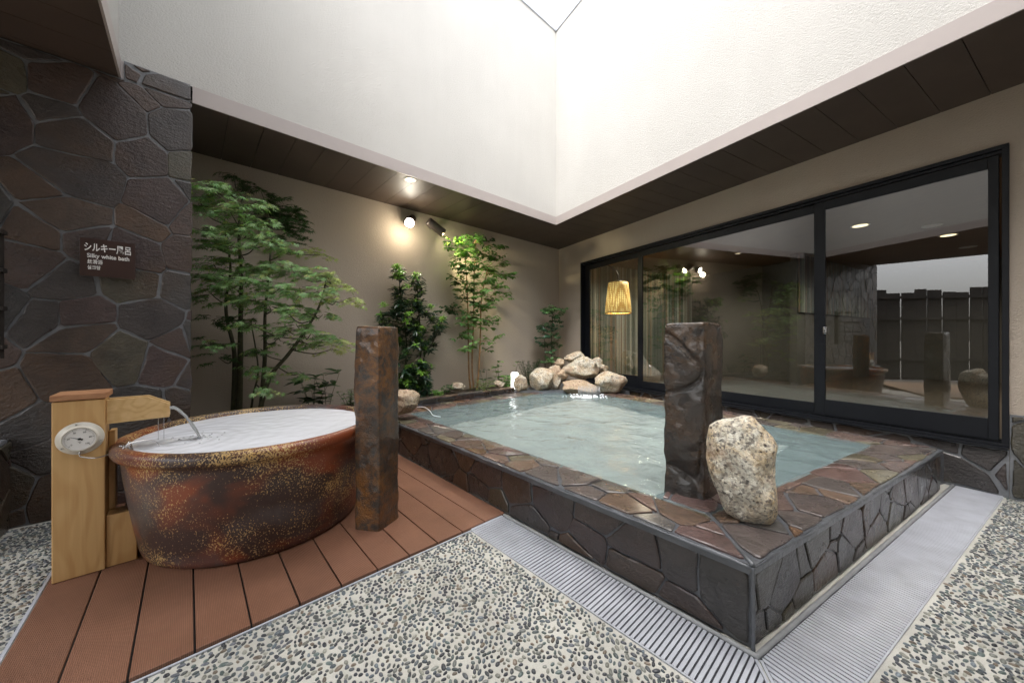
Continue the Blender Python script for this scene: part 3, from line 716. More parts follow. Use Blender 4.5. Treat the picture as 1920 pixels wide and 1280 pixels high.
# woven pendant lamp
pc = Wn(3.85, .5, 0)
pd = thing('woven_lamp', 'glowing woven rattan lamp hanging behind the left pane', 'pendant lamp', V((pc.x, pc.y, 2.0)))
g = MB(); g.lathe(V((pc.x, pc.y, 0)), [(.150, 1.995), (.162, 2.0), (.170, 1.93), (.197, 1.70), (.216, 1.50), (.213, 1.485), (.205, 1.50), (.188, 1.70), (.158, 1.93), (.150, 1.995)], 40); g.build('shade', M['rattan'], pd, smooth=True)
g = MB(); g.lathe(V((pc.x, pc.y, 0)), [(.2175, 1.482), (.222, 1.49), (.218, 1.50)], 40); g.build('rim', M['cedar_x'], pd, smooth=True)
g = MB(); g.tube([V((pc.x, pc.y, 2.0)), V((pc.x, pc.y, 2.12)), V((pc.x-.03, pc.y, 2.2)), V((pc.x-.16, pc.y, 2.29)), V((pc.x-.21, pc.y, 2.38)), V((pc.x-.21, pc.y, 2.47))], .013, 8); g.tube([V((pc.x, pc.y, 1.995)), V((pc.x, pc.y, 2.03))], .06, 16); g.build('cord', M['black'], pd, smooth=True)
g = MB(); g.lathe(V((pc.x, pc.y, 1.70)), [(.001, -.06), (.04, -.045), (.055, 0), (.04, .045), (.02, .08), (.001, .09)], 16); g.build('bulb', emit('bulb_glow', (1, .72, .35), 12), pd, smooth=True)
lt = bpy.data.lights.new('lamp_light', 'POINT'); lt.energy = 4; lt.color = (1, .78, .5); lt.shadow_soft_size = .06
lo = bpy.data.objects.new('lamp_light', lt); scn.collection.objects.link(lo); lo.parent = pd; lo.matrix_parent_inverse = pd.matrix_world.inverted(); lo.location = (pc.x, pc.y, 1.60)
# downlights of the room
DL = [(1613, 423, 'small lit round downlight near the sash in the room ceiling'), (1778, 441, 'larger lit round downlight right of it in the room ceiling'), (1748, 423, 'unlit pale round ceiling disc above the lit downlight'), (1815, 463, 'unlit pale round ceiling disc nearest the right jamb')]
for i, (u, v, lab) in enumerate(DL):
    p = onZ(u, v, 2.468); lit = i < 2
    t_ = thing('downlight', lab, 'ceiling light', p, 'round lights in the room ceiling'); g = MB(); g.lathe(p, [(.075, -.001), (.085, -.006), (.092, -.001)], 28); g.build('ring', M['white'], t_, smooth=True)
    g = MB(); g.disc(p-UP*.004, UP, .072 if lit else .075, 24); g.build('lens', M['lamp2'] if lit else M['white'], t_)
for (w, q, e) in ((1.2, 2.6, 30), (3.6, .9, 26), (3.6, 2.4, 20), (-1.6, 2.6, 18), (1.0, 4.8, 14)):  # spots added to brighten the room, set apart from the ceiling lenses
    lt = bpy.data.lights.new('room_fill_spot', 'SPOT'); lt.energy = e; lt.color = (1, .84, .66); lt.spot_size = R_(150); lt.spot_blend = .8; lt.shadow_soft_size = .05
    lo = bpy.data.objects.new('room_fill_spot', lt); scn.collection.objects.link(lo); lo.location = Wn(w, q, 2.44)
# wall clock
dd_ = ray(1591, 536); d2_ = V((dd_.x, dd_.y)); p = V((0, 0, H))+dd_*((P2.dot(B2)+2.24)/d2_.dot(B2))
ck = thing('wall_clock', 'round clock with a dark rim on the bamboo panel', 'clock', p)
ax = -BX; g = MB(); g.tube([p, p+ax*.035], .115, 32); g.build('case', M['black'], ck); g = MB(); g.disc(p+ax*.0355, ax, .098, 32); g.build('dial', M['white'], ck)
sd = ax.cross(UP).normalized(); g = MB(); c_ = p+ax*.041; g.tube([c_, c_+UP*.045+sd*.03], .004, 4); g.tube([c_, c_-UP*.02+sd*.075], .003, 4); g.build('hand', M['black'], ck)

# ---------------------------------------------------------------- round glazed tub
TC = L(-1.07, 2.2, 0)
tub = thing('glazed_tub', 'round rust red kiln glazed tub with yellow speckles, brimming with milky water', 'tub', TC)
prof = [(.30, .016), (.485, .016), (.503, .022), (.512, .05), (.528, .14), (.548, .27), (.562, .38), (.571, .462), (.575, .492), (.585, .496), (.600, .505), (.607, .522), (.606, .540), (.598, .553), (.580, .560), (.560, .557), (.549, .546), (.545, .52), (.54, .42), (.52, .25)]
g = MB(); g.lathe(TC, prof, 120); g.f = [q[::-1] for q in g.f] if False else g.f
g.build('body', M['glaze'], tub, smooth=True)
g = MB(); n = 40; rr = .5475; vv = [TC+UP*.533]; ff = []
for i in range(1, n+1):
    for k in range(96):
        an = 2*math.pi*k/96; p = TC+V((math.cos(an), math.sin(an), 0))*rr*i/n; d = (p-L(-1.43, 2.12)).length
        vv.append(p+UP*(.533+.0016*noise.noise(p*18)+.004*math.exp(-d*5)*math.sin(d*90)*(1 if i < n else 0)))
ff = [(0, 1+k, 1+(k+1) % 96) for k in range(96)]+[(1+(i-1)*96+k, 1+i*96+k, 1+i*96+(k+1) % 96, 1+(i-1)*96+(k+1) % 96) for i in range(1, n) for k in range(96)]
g.add(vv, ff); struct(g.build('bath_water', M['milk'], smooth=True))

# ---------------------------------------------------------------- cedar post with spout
def post_f(): pass
ps = thing('spout_post', 'pale cedar post with a wooden water spout beside the round tub', 'post', L(-1.75, 2.1))
pa0, pa1, pl0, pl1 = -1.826, -1.676, 2.085, 2.20
g = MB(); g.box(L(0, 0, 0), AX, LX, UP, (pa0, pa1), (pl0, pl1), (.015, .783)); g.build('body', M['cedar'], ps, bevel=.004)
g = MB(); g.box(L(0, 0, 0), AX, LX, UP, (pa0-.004, pa1+.006), (pl0-.006, pl1+.05), (.786, .812)); g.build('cap', M['cedar_x'], ps, bevel=.003)
g = MB(); g.box(L(0, 0, 0), AX, LX, UP, (pa1+.002, pa1+.098), (pl0+.01, pl1-.01), (.015, .25)); g.build('side_block', M['cedar'], ps, bevel=.003)
g = MB(); g.box(L(0, 0, 0), AX, LX, UP, (pa1+.001, pa1+.022), (pl1-.03, pl1+.04), (.252, .62)); g.build('rear_batten', M['cedar'], ps, bevel=.003)
e = -1.468; g = MB()
for l0, l1 in ((2.098, 2.112), (2.168, 2.182)):
    g.prism([L(x, l0, z) for x, z in ((pa1+.002, .665), (e, .668), (e, .732), (e-.075, .775), (pa1+.002, .775))], LX*(l1-l0))
g.prism([L(x, 2.1125, z) for x, z in ((pa1+.002, .665), (e-.004, .668), (e-.004, .684), (pa1+.002, .684))], LX*.055)
g.build('spout', M['cedar_s'], ps, bevel=.002)
# stream of water
st = thing('water_stream', 'clear arc of water pouring from the wooden spout into the tub', 'water', L(e, 2.14, .7)); g = MB()
for s in range(7):
    off = (s-3)*.0075; pp = []
    for k in range(15):
        f = k/14; x = e-.01+f*.125; z = .70-.165*f*f+.012*(1-abs(2*f-.4)); pp.append(L(x+.004*noise.noise(V((s, f*3, 0))), 2.14+off*(1+.3*f), z+.003*noise.noise(V((s, f*5, 4)))))
    g.tube(pp, [.0042+.0012*math.sin(k*1.3+s) for k in range(15)], 6)
sm = m_water('stream_water', .35, (.85, .87, .9), 1.5, .3, 60); g.build('jet', sm, st, smooth=True)
g = MB(); rnd = random.Random(2)
for k in range(60):
    an = rnd.uniform(0, 6.28); r = abs(rnd.gauss(0, .06)); p = L(e+.115, 2.14, .534)+V((math.cos(an)*r, math.sin(an)*r, 0)); s = rnd.uniform(.002, .006)
    g.lathe(p, [(s, 0), (s*.8, s*.6), (s*.1, s)], 7)
for k in range(2): g.tube([L(e-.02-.02*k, 2.1+.01*k, .666), L(e-.02-.02*k, 2.1+.01*k, .56)], .0012, 4)
g.build('bubbles', sm, st, smooth=True)['kind'] = 'stuff'
# thermometer
gc = onL(151, 821, pl0-.001); gc = L(aof(gc), pl0-.001, gc.z)
th = thing('dial_thermometer', 'cream round dial thermometer screwed to the cedar post', 'thermometer', gc); nx = -LX
g = MB(); g.lathe(gc, [(.001, .0), (.068, .0), (.070, .002), (.068, .005), (.056, .006), (.055, .012), (.052, .022), (.049, .024), (.047, .021)], 48, nx); g.build('case', M['cream'], th, smooth=True)
g = MB(); g.disc(gc+nx*.0185, nx, .0472, 40, th=.001); g.build('dial', M['white'], th)
ex = AX; c0 = gc+nx*.0200; g = MB()
for k in range(0, 51):
    an = R_(225-270*k/50); d = ex*math.cos(an)+UP*math.sin(an); big = k % 10 == 0; r1 = .0435; r0 = .037 if big else .040
    w = ex*-math.sin(an)+UP*math.cos(an); ww_ = .0006 if big else .00028
    g.add([c0+d*r0-w*ww_, c0+d*r1-w*ww_, c0+d*r1+w*ww_, c0+d*r0+w*ww_], [(0, 1, 2, 3)])
g.build('graduation', M['black'], th)
def text(s, size, p, ex_, m, parent, name='lettering', al='CENTER', width=None, bold=0):
    c = bpy.data.curves.new(name, 'FONT'); c.body = s; c.size = size; c.align_x = al; c.extrude = .0003; c.offset = bold
    o = bpy.data.objects.new(name, c); scn.collection.objects.link(o); bpy.context.view_layer.update()
    me = bpy.data.meshes.new_from_object(o.evaluated_get(bpy.context.evaluated_depsgraph_get())); bpy.data.objects.remove(o)
    xs = [v_.co.x for v_ in me.vertices]; sx = width/(max(xs)-min(xs)) if width else 1
    z = ex_.cross(UP).normalized(); mt = Matrix((ex_*sx, UP, z)).transposed().to_4x4(); mt.translation = p; me.transform(mt)
    me.materials.clear(); me.materials.append(m); me.name = name
    o = bpy.data.objects.new(name, me); scn.collection.objects.link(o)
    o.parent = parent; o.matrix_parent_inverse = parent.matrix_world.inverted(); return o
for k, s in enumerate(('0', '20', '40', '60', '80', '100')):
    an = R_(225-270*k/5); d = ex*math.cos(an)+UP*math.sin(an); text(s, .009, c0+d*.031-UP*.003, AX, M['black'], th, 'numeral')
text('°C', .009, c0-UP*.018, AX, M['black'], th, 'unit_mark')
g = MB(); hd = (ex*-.92+UP*.40).normalized(); hw = V((0, 0, 0))+ex*.40+UP*.92; hc = c0+nx*.001
g.add([hc-hd*.010-hw*.0035, hc-hd*.010+hw*.0035, hc+hd*.004+hw*.0016, hc+hd*.036, hc+hd*.004-hw*.0016], [(0, 1, 2, 3, 4)]); g.disc(hc, nx, .0045, 16); g.build('needle', M['black'], th)
for an in (100, -20, 215):
    g = MB(); d = ex*math.cos(R_(an))+UP*math.sin(R_(an)); g.disc(gc+d*.062+nx*.005, nx, .0032, 12, th=.003); g.build('screw', M['chrome'], th)
g = MB(); pts_ = [gc-UP*.055+nx*.010, gc-UP*.075+nx*.012, gc-UP*.088+ex*.02+nx*.01, gc-UP*.094+ex*.05+nx*.01, gc-UP*.086+ex*.085+nx*.008, L(pa1+.03, pl0-.01, gc.z-.075)]
def smoothpath(p, n=6):
    o = []
    for i in range(len(p)-1):
        a, b, c, d = p[max(i-1, 0)], p[i], p[i+1], p[min(i+2, len(p)-1)]
        for k in range(n):
            t = k/n; o.append(.5*((2*b)+(c-a)*t+(2*a-5*b+4*c-d)*t*t+(3*b-a-3*c+d)*t**3))
    return o+[p[-1]]
g.tube(smoothpath(pts_), .0026, 7)
cc = L(pa1+.045, pl0-.01, gc.z-.09); pp = []
for k in range(70):
    an = k*.36; pp.append(cc+AX*(.010*math.cos(an)+.0005*k)+UP*(.045*math.sin(an)-.01)+LX*(.003*math.sin(an*.5)))
g.tube(pp, .0016, 6)
rm = TC+(L(-1.60, 1.96)-TC).normalized()*.613
up_ = [pp[-1], cc+AX*.03+UP*.05, L(-1.625, 2.02, .50), L(-1.612, 2.02, .567), L(-1.58, 2.04, .578), L(-1.54, 2.06, .575), L(-1.515, 2.07, .56), L(-1.50, 2.08, .525)]
g.tube(smoothpath(up_), .0026, 7); g.build('probe_cable', M['chrome'], th, smooth=True)

# ---------------------------------------------------------------- sign on the stone wall
sz = 2.952; TL, TR = onL(149, 444, sz), onL(253.5, 455, sz); BLp = onL(151, 516, sz)
a0, a1 = aof(TL), aof(TR); z1, z0 = TL.z, BLp.z
sg = thing('bath_sign', 'dark brown sign with white lettering reading Silky white bath on the stone wall', 'sign', L(a0, sz, z0))
g = MB(); g.box(L(0, 0, 0), AX, LX, UP, (a0, a1), (sz, sz+.006), (z0, z1)); g.build('plate', M['sign'], sg, bevel=.001)
for x in (.03, .97):
    g = MB(); g.box(L(0, 0, 0), AX, LX, UP, (a0+(a1-a0)*x-.01, a0+(a1-a0)*x+.01), (sz+.006, sz+.035), (z0+.05, z0+.07)); g.build('bracket', M['black'], sg)
wS, hS = a1-a0, z1-z0
def at(fx, fz): return L(a0+wS*fx, sz-.001, z0+hS*fz)
text('シルキー風呂', hS*.245, at(.50, .68), AX, M['white'], sg, width=wS*.84, bold=.0010)
text('Silky white bath', hS*.15, at(.125, .495), AX, M['white'], sg, al='LEFT', width=wS*.76, bold=.0006)
text('丝滑浴', hS*.125, at(.13, .34), AX, M['white'], sg, al='LEFT', width=wS*.27, bold=.0004)
text('실크탕', hS*.115, at(.13, .19), AX, M['white'], sg, al='LEFT', width=wS*.23, bold=.0004)

# ---------------------------------------------------------------- stone columns
def column(name, label, o, e1, w1, e2, w2, z0, z1, m, seed, amp, taper=0.0, groove=0):
    """e1/e2 run from the front corner; rough faces, 4 sides"""
    n = 22; nz_ = 120; g = MB(); per = []
    cor = [V((0, 0, 0)), e2*w2, e2*w2*.93+e1*w1*.96, e1*w1]
    for k in range(4):
        for i in range(n): per.append((cor[k].lerp(cor[(k+1) % 4], i/n), k, i/n))
    cen = sum(cor, V((0, 0, 0)))/4; rows = []; N = len(per)
    for j in range(nz_+1):
        f = j/nz_; z = z0+(z1-z0)*f
        for p, k, s in per:
            q = p-cen; ed = min(s, 1-s); q = q*(1-.045*math.exp(-ed*9))             # rounded arrises
            q = q*(1-taper*f)*(1-.05*math.exp(-(1-f)*60))
            w = o+cen+q+UP*z; d = q.normalized()
            off = amp*(noise.fractal(w*4.5+V((seed, 0, 0)), .8, 2, 5)*.9)+amp*.12*noise.noise(w*30)
            if groove and k == 3:
                cr = abs(noise.noise(w*3.4+V((seed*2, 3, 1)))); off -= groove*math.exp(-cr*26)
                off += groove*.35*noise.fractal(w*9, 1, 2, 3)
            g.v.append(tuple(w+d*off+UP*(0 if j < nz_ else amp*.5*noise.noise(w*8)))); g.c.append((1, 1, 1))
    g.f = [(j*N+i, j*N+(i+1) % N, (j+1)*N+(i+1) % N, (j+1)*N+i) for j in range(nz_) for i in range(N)]
    b = nz_*N; c_ = o+cen+UP*(z1+amp*.2); rows = [[b+i for i in range(N)]]
    for sc in (.93, .7, .4):
        r = []
        for i in range(N):
            w = V(g.v[b+i]); q = o+cen+(w-o-cen)*1; q = V((o.x+cen.x+(w.x-o.x-cen.x)*sc, o.y+cen.y+(w.y-o.y-cen.y)*sc, w.z+.006+amp*.3*noise.noise(w*11*sc)))
            r.append(len(g.v)); g.v.append(tuple(q)); g.c.append((1, 1, 1))
        rows.append(r)
    for r0, r1 in zip(rows, rows[1:]):
        for i in range(N): g.f.append((r0[i], r0[(i+1) % N], r1[(i+1) % N], r1[i]))
    g.f.append(tuple(rows[-1]))
    if e2.cross(e1).z < 0: g.f = [q[::-1] for q in g.f]
    return g.build(name, m, smooth=True)
fc = onZ(711, 997, .014)
c1 = column('stone_column', '', V((fc.x, fc.y, 0)), V((-.98, .18, 0)).normalized(), .150, V((.34, .94, 0)).normalized(), .17, .012, 1.115, M['rust'], 3, .009, -.0)
tag(c1, 'rust brown four sided stone pillar standing on the deck before the tub', 'stone pillar')
fc = onZ(1321, 944, ZP-.02)
c2 = column('stone_column', '', V((fc.x, fc.y, 0)), V((-.80, .60, 0)).normalized(), .185, V((.80, .60, 0)).normalized(), .205, ZP-.045, 1.125, M['wet'], 9, .009, -.0, .020)
tag(c2, 'glistening dark wet stone pillar standing in the corner of the bath', 'stone pillar')

# ---------------------------------------------------------------- granite rocks
import bmesh
def rock(label, c, sx, sy, sz_, seed, ang=0, cuts=13, detail=4, group='granite rocks round the bath', tilt=0):
    bm_ = bmesh.new(); bmesh.ops.create_icosphere(bm_, subdivisions=detail, radius=1); rnd = random.Random(seed)
    pl = []
    for k in range(cuts):
        d = V((rnd.gauss(0, 1), rnd.gauss(0, 1), rnd.gauss(0, .8))).normalized(); pl.append((d, rnd.uniform(.62, .88)))
    for v_ in bm_.verts:
        p = v_.co.copy()
        for d, h in pl:
            e = p.dot(d)-h
            if e > 0: p -= d*e*.98
        p += v_.co*(.10*noise.fractal(v_.co*1.8+V((seed*3.1, 0, 0)), .8, 2, 5)+.045*noise.noise(v_.co*8+V((seed, 0, 0)))); v_.co = p
    xs = [v_.co for v_ in bm_.verts]
    for ax_ in range(3):
        lo_, hi_ = min(p[ax_] for p in xs), max(p[ax_] for p in xs)
        for p in xs: p[ax_] = (p[ax_]-(lo_+hi_)/2)/(hi_-lo_)*2
    m = Matrix.Translation(c) @ Matrix.Rotation(ang, 4, 'Z') @ Matrix.Rotation(tilt, 4, 'X') @ Matrix.Diagonal((sx, sy, sz_, 1))
    bm_.transform(m)
    me = bpy.data.meshes.new('rock'); bm_.to_mesh(me); bm_.free(); me.polygons.foreach_set('use_smooth', [True]*len(me.polygons)); me.materials.append(M['orange' if 'orange' in label or 'brown' in label else 'tan'])
    o = bpy.data.objects.new('granite_rock', me); scn.collection.objects.link(o); return tag(o, label, 'rock', group)
def rk(label, u0, v0, u1, v1, Y, seed, dep=.8, **k):
    w = (u1-u0)*Y/FPX; h = (v1-v0)*Y/FPX; uc = (u0+u1)/2; vc = (v0+v1)/2
    c = V(((uc-CX)/FPX*Y, Y+w*dep*.3, H+(CY-vc)/FPX*Y))
    return rock(label, c, w/2*1.02, w/2*dep, h/2*1.02, seed, **k)
rk('small upright tan rock beside the white garden light', 963, 703, 990, 737, 5.0, 1)
rk('pale rounded rock second from the left in the pile', 993, 690, 1041, 734, 5.05, 2)
rk('rough tan rock third from the left, behind the pale rounded rock', 1026, 685, 1054, 732, 5.15, 3)
rk('narrow brown wedge rock left of the big central boulder', 1045, 690, 1066, 714, 5.12, 4)
rk('big pale central boulder overhanging the water spill', 1058, 668, 1126, 714, 5.05, 25, dep=.8)
rk('flat topped rock crowning the rock pile', 1059, 659, 1100, 682, 5.25, 6)
rk('tan rock against the window frame, right of the big boulder', 1105, 670, 1132, 697, 5.22, 7)
rk('small round rock at the foot of the window frame', 1122, 682, 1142, 700, 5.2, 8)
rk('orange stained low rock where the water spills out', 1055, 713, 1124, 744, 4.93, 12, dep=.6)
rk('broad round rock at the right end of the pile', 1118, 697, 1180, 739, 4.82, 30, dep=.8)
rk('small orange topped rock at the back of the pile', 1040, 672, 1060, 688, 5.35, 11)
rk('small squarish rock in the plant bed by the kerb', 842, 717, 872, 734, 4.6, 13, group='rocks in the plant bed')
rk('small pointed rock in the plant bed below the young plant', 921, 713, 947, 728, 5.0, 14, group='rocks in the plant bed')
rk('orange stained rock on the bath edge beside the rusty pillar', 712, 732, 781, 780, 3.25, 16, dep=.7, ang=.0)
# the large upright granite boulder, from its own outline
def boulder():
    Y0 = 1.50; outl = [(1326, 802), (1352, 789), (1374, 785), (1396, 777), (1412, 778), (1428, 795), (1446, 812), (1456, 828), (1453, 845), (1451, 862), (1451, 895), (1456, 930), (1455, 952), (1444, 968), (1415, 974), (1385, 973), (1362, 966), (1352, 948), (1338, 918), (1329, 895), (1321, 868), (1322, 835)]
    c = V((1390, 878)); bm_ = bmesh.new(); bmesh.ops.create_icosphere(bm_, subdivisions=5, radius=1)
    s = Y0/FPX
    def rad(an):
        best = None
        for i in range(len(outl)):
            p, q = V(outl[i])-c, V(outl[(i+1) % len(outl)])-c; p = V((p.x, -p.y)); q = V((q.x, -q.y)); d = V((math.cos(an), math.sin(an))); e = q-p
            den = d.cross(e)
            if abs(den) < 1e-9: continue
            t = p.cross(e)/den; w = p.cross(d)/den
            if t > 0 and -1e-6 <= w <= 1+1e-6: best = t if best is None else max(best, t)
        return best or 60
    cw = V(((c.x-CX)*s, Y0, H+(CY-c.y)*s)); rx = V((1, -.12, 0)).normalized()
    fwd = V((cw.x, cw.y, 0)).normalized(); rx = V((fwd.y, -fwd.x, 0)); k = 1/fwd.y
    for v_ in bm_.verts:
        p = v_.co.copy(); an = math.atan2(p.z, p.x); r = rad(an)*s
        rr = math.sqrt(p.x*p.x+p.z*p.z); e = rr**.72 if rr > 0 else 0
        x, z = math.cos(an)*r*e, math.sin(an)*r*e; y = p.y*.085
        n_ = noise.fractal(V((x, y, z))*9+V((5, 0, 0)), 1, 2, 5)
        y -= .018*n_+.008*noise.fractal(V((x, y, z))*30, 1, 2, 3)
        fl = .003*noise.fractal(V((x, y, z))*24+V((9, 0, 0)), 1, 2, 4); q = V((p.x, p.y, p.z)); 
        # the picture's width is across the line of sight
        v_.co = cw+rx*(x*fwd.y)+UP*z+fwd*(y)+(rx*p.x+UP*p.z)*fl
    me = bpy.data.meshes.new('rock'); bm_.to_mesh(me); bm_.free(); me.polygons.foreach_set('use_smooth', [True]*len(me.polygons)); me.materials.append(M['granite'])
    o = bpy.data.objects.new('granite_rock', me); scn.collection.objects.link(o); tag(o, 'large upright speckled granite boulder on the bath corner', 'rock', 'granite rocks round the bath')
boulder()
# hose by the left rock, spill of water
g = MB(); g.tube(smoothpath([onZ(781, 763, .30), onZ(795, 763, .315), onZ(806, 770, .31), onZ(812, 778, .30), onZ(826, 781, .295)]), .004, 6)
o = g.build('thin_hose', M['foam'], smooth=True); tag(o, 'thin pale hose running from the rock into the bath', 'hose')
o = thing('water_spill', 'foaming spill of water below the big boulder', 'water', onZ(1090, 742, .29)); g = MB(); rnd = random.Random(6)
for k in range(170):
    u = rnd.gauss(1100, 17); p = onZ(u, rnd.uniform(738, 746), .288); s = rnd.uniform(.004, .014); g.lathe(p, [(s, -.002), (s*.8, s*.4), (s*.1, s*.65)], 7)
g.build('froth', M['foam'], o, smooth=True)['kind'] = 'stuff'; g = MB()
for k in range(16):
    u = 1084+k*2.6; a_ = V(((u-CX)/FPX*4.84, 4.84, H+(CY-723)/FPX*4.84)); b_ = onZ(u+1, 741, .285); g.tube([a_, a_.lerp(b_, .5)+V((0, -.02, .02)), b_], [.003, .006, .009], 5)
g.build('sheet', sm, o, smooth=True)
# garden light
p = V(((965-CX)/FPX*5.12, 5.12, .33)); gl = thing('garden_light', 'small glowing white upright garden light at the end of the kerb', 'garden light', p)
g = MB(); g.box(p, V((1, 0, 0)), V((0, 1, 0)), UP, (-.053, .053), (-.03, .03), (.0, .24)); g.build('body', M['lantern'], gl, bevel=.02)
g = MB(); g.box(p, V((1, 0, 0)), V((0, 1, 0)), UP, (-.05, .05), (-.028, .028), (-.02, .0)); g.build('base', M['chrome'], gl)

# ---------------------------------------------------------------- spotlights
def spot(label, c, d, base, glow, r=.036, ln=.17):
    t_ = thing('wall_spotlight', label, 'spotlight', base, 'spotlights on the planted wall'); g = MB()
    b = c-d*ln; g.tube([b, b+d*.01, c-d*.012, c], [r*.9, r, r, r*1.02], 28, caps=False); g.tube([b, b+d*.002], r*.9, 28); g.build('barrel', M['fixture'], t_, smooth=False)
    g = MB(); g.tube([base, base-LX*.03], .045, 24); g.build('mount', M['fixture'], t_)
    g = MB(); g.tube([base-LX*.03, (base+b)/2-LX*.02, b+d*.07], .012, 10); g.build('arm', M['fixture'], t_)
    g = MB(); g.disc(c-d*.008, d, r*.88, 24); g.build('lens', glow, t_)
    return t_
c = onL(768, 418, 3.70); d = (V((.5, .9, .9))-c).normalized()
t1 = spot('dazzling lit spotlight facing the bath on the planted wall', c, d, onL(772, 410, 3.885), emit('spot_glow', (1, .93, .80), 30), .058, .09)
c = onL(831, 437, 3.66); d2 = (onL(868, 466, 3.64)-c).normalized()
t2 = spot('brown spotlight beside the dazzling one, tipped down towards the slim tree', c, d2, onL(808, 424, 3.885), emit('spot_glow_warm', (1, .90, .62), 14), .055, .24)
def spl(par, loc, d, e, ang, col, rad=.03):
    lt = bpy.data.lights.new('beam', 'SPOT'); lt.energy = e; lt.color = col; lt.spot_size = R_(ang); lt.spot_blend = .6; lt.shadow_soft_size = rad
    lo = bpy.data.objects.new('beam', lt); scn.collection.objects.link(lo); mt = d.to_track_quat('-Z', 'Y').to_matrix().to_4x4(); mt.translation = loc; lo.matrix_world = mt
    lo.parent = par; lo.matrix_parent_inverse = par.matrix_world.inverted()
c = onL(768, 418, 3.70); spl(t1, c+d*.02, (d-UP*.35).normalized(), 9, 80, (1, .88, .70), .04)
lt = bpy.data.lights.new('spill_light', 'POINT'); lt.energy = 1.9; lt.color = (1, .86, .64); lt.shadow_soft_size = .05
lo = bpy.data.objects.new('spill_light', lt); scn.collection.objects.link(lo); lo.location = onL(768, 430, 3.66); lo.parent = t1; lo.matrix_parent_inverse = t1.matrix_world.inverted()
c = onL(829, 437, 3.62); spl(t2, c+d2*.01, d2, 42, 85, (1, .86, .5))
p = onZ(769, 337, ZC); t_ = thing('soffit_downlight', 'round recessed downlight in the left soffit near the trim', 'ceiling light', p)
g = MB(); g.lathe(p, [(.05, -.001), (.056, -.008), (.064, -.001)], 28); g.build('ring', M['white'], t_, smooth=True); g = MB(); g.disc(p-UP*.004, UP, .048, 24); g.build('lens', M['lamp2'], t_)

# ---------------------------------------------------------------- plants
def basis(d, up):
    y = d.normalized(); x = y.cross(up)
    if x.length < 1e-3: x = y.orthogonal()
    x.normalize(); return x, y, x.cross(y)
MAPLE = []
angs = [-118, -78, -40, 0, 40, 78, 118]; lens = [.42, .74, .93, 1.0, .93, .74, .42]
mv = [(0, 0)]
for i, (a_, l_) in enumerate(zip(angs, lens)):
    if i == 0: mv.append((math.sin(R_(-145))*.12, math.cos(R_(-145))*.12))
    mv.append((math.sin(R_(a_))*l_, math.cos(R_(a_))*l_))
    b_ = (a_+angs[i+1])/2 if i < 6 else 145; rr = .26 if i < 6 else .12
    mv.append((math.sin(R_(b_))*rr, math.cos(R_(b_))*rr))
MF = [(0, 1+2*i, 2+2*i, 3+2*i) for i in range(7)]
def maple_leaf(mb, p, d, up, s, col, rnd):
    x, y, z = basis(d, up); vv = []
    for a_, b_ in mv:
        r2 = a_*a_+b_*b_; vv.append(p+(x*a_+y*(b_+.1)-z*(.28*r2))*s)
    mb.add(vv, MF, col)
def oval_leaf(mb, p, d, up, s, w, col, droop=.25):
    x, y, z = basis(d, up)
    vv = [p, p+(x*-w*.8+y*.3+z*.02)*s, p+(x*-w*.75+y*.65-z*droop*.3)*s, p+(y-z*droop)*s, p+(x*w*.75+y*.65-z*droop*.3)*s, p+(x*w*.8+y*.3+z*.02)*s, p+(y*.45-z*.06)*s]
    mb.add(vv, [(0, 6, 1), (1, 6, 2), (2, 6, 3), (3, 6, 4), (4, 6, 5), (5, 6, 0)], col)
def jit(c, rnd, s=.25): k = rnd.uniform(1-s, 1+s); return tuple(x*k*rnd.uniform(.9, 1.1) for x in c)
def rv(rnd): return V((rnd.uniform(-1, 1), rnd.uniform(-1, 1), rnd.uniform(-1, 1)))
def dist_seg(p, path):
    return min(range(len(path)), key=lambda i: (path[i]-p).length)
# Japanese maple
rnd = random.Random(21); mt_ = thing('maple_tree', 'large green Japanese maple spreading from behind the round tub', 'tree', L(-1.9, 3.55, .32))
tr = MB(); lv = MB()
def stem(pts, r0, r1, mb, n=8):
    p = smoothpath(pts, 7); m = len(p)-1; mb.tube(p, [r0+(r1-r0)*i/m for i in range(m+1)], n); return p
stems = [stem([onL(436, 800, 3.62), onL(440, 700, 3.6), onL(438, 650, 3.62), onL(426, 600, 3.62), onL(424, 560, 3.6), onL(432, 500, 3.55), onL(420, 420, 3.5)], .021, .006, tr),
         stem([onL(447, 800, 3.55), onL(450, 700, 3.55), onL(451, 620, 3.55), onL(452, 520, 3.5), onL(448, 430, 3.45), onL(455, 370, 3.4)], .027, .007, tr),
         stem([onL(487, 800, 3.5), onL(493, 720, 3.5), onL(497, 660, 3.5), onL(497, 590, 3.5), onL(505, 500, 3.5), onL(512, 430, 3.55)], .021, .006, tr),
         stem([onL(482, 790, 3.42), onL(505, 710, 3.4), onL(540, 665, 3.35), onL(562, 635, 3.3), onL(588, 595, 3.25), onL(604, 560, 3.2), onL(612, 520, 3.15)], .020, .006, tr),
         stem([onL(466, 800, 3.6), onL(475, 740, 3.6), onL(484, 690, 3.58), onL(470, 600, 3.6)], .010, .005, tr)]
allst = [p for s in stems for p in s[10:]]
lit = (.25, .38, .18); mid = (.16, .28, .105); drk = (.045, .10, .032); yel = (.33, .38, .14)  # leaf greens carry light and shade: lit front layers, dark back ones
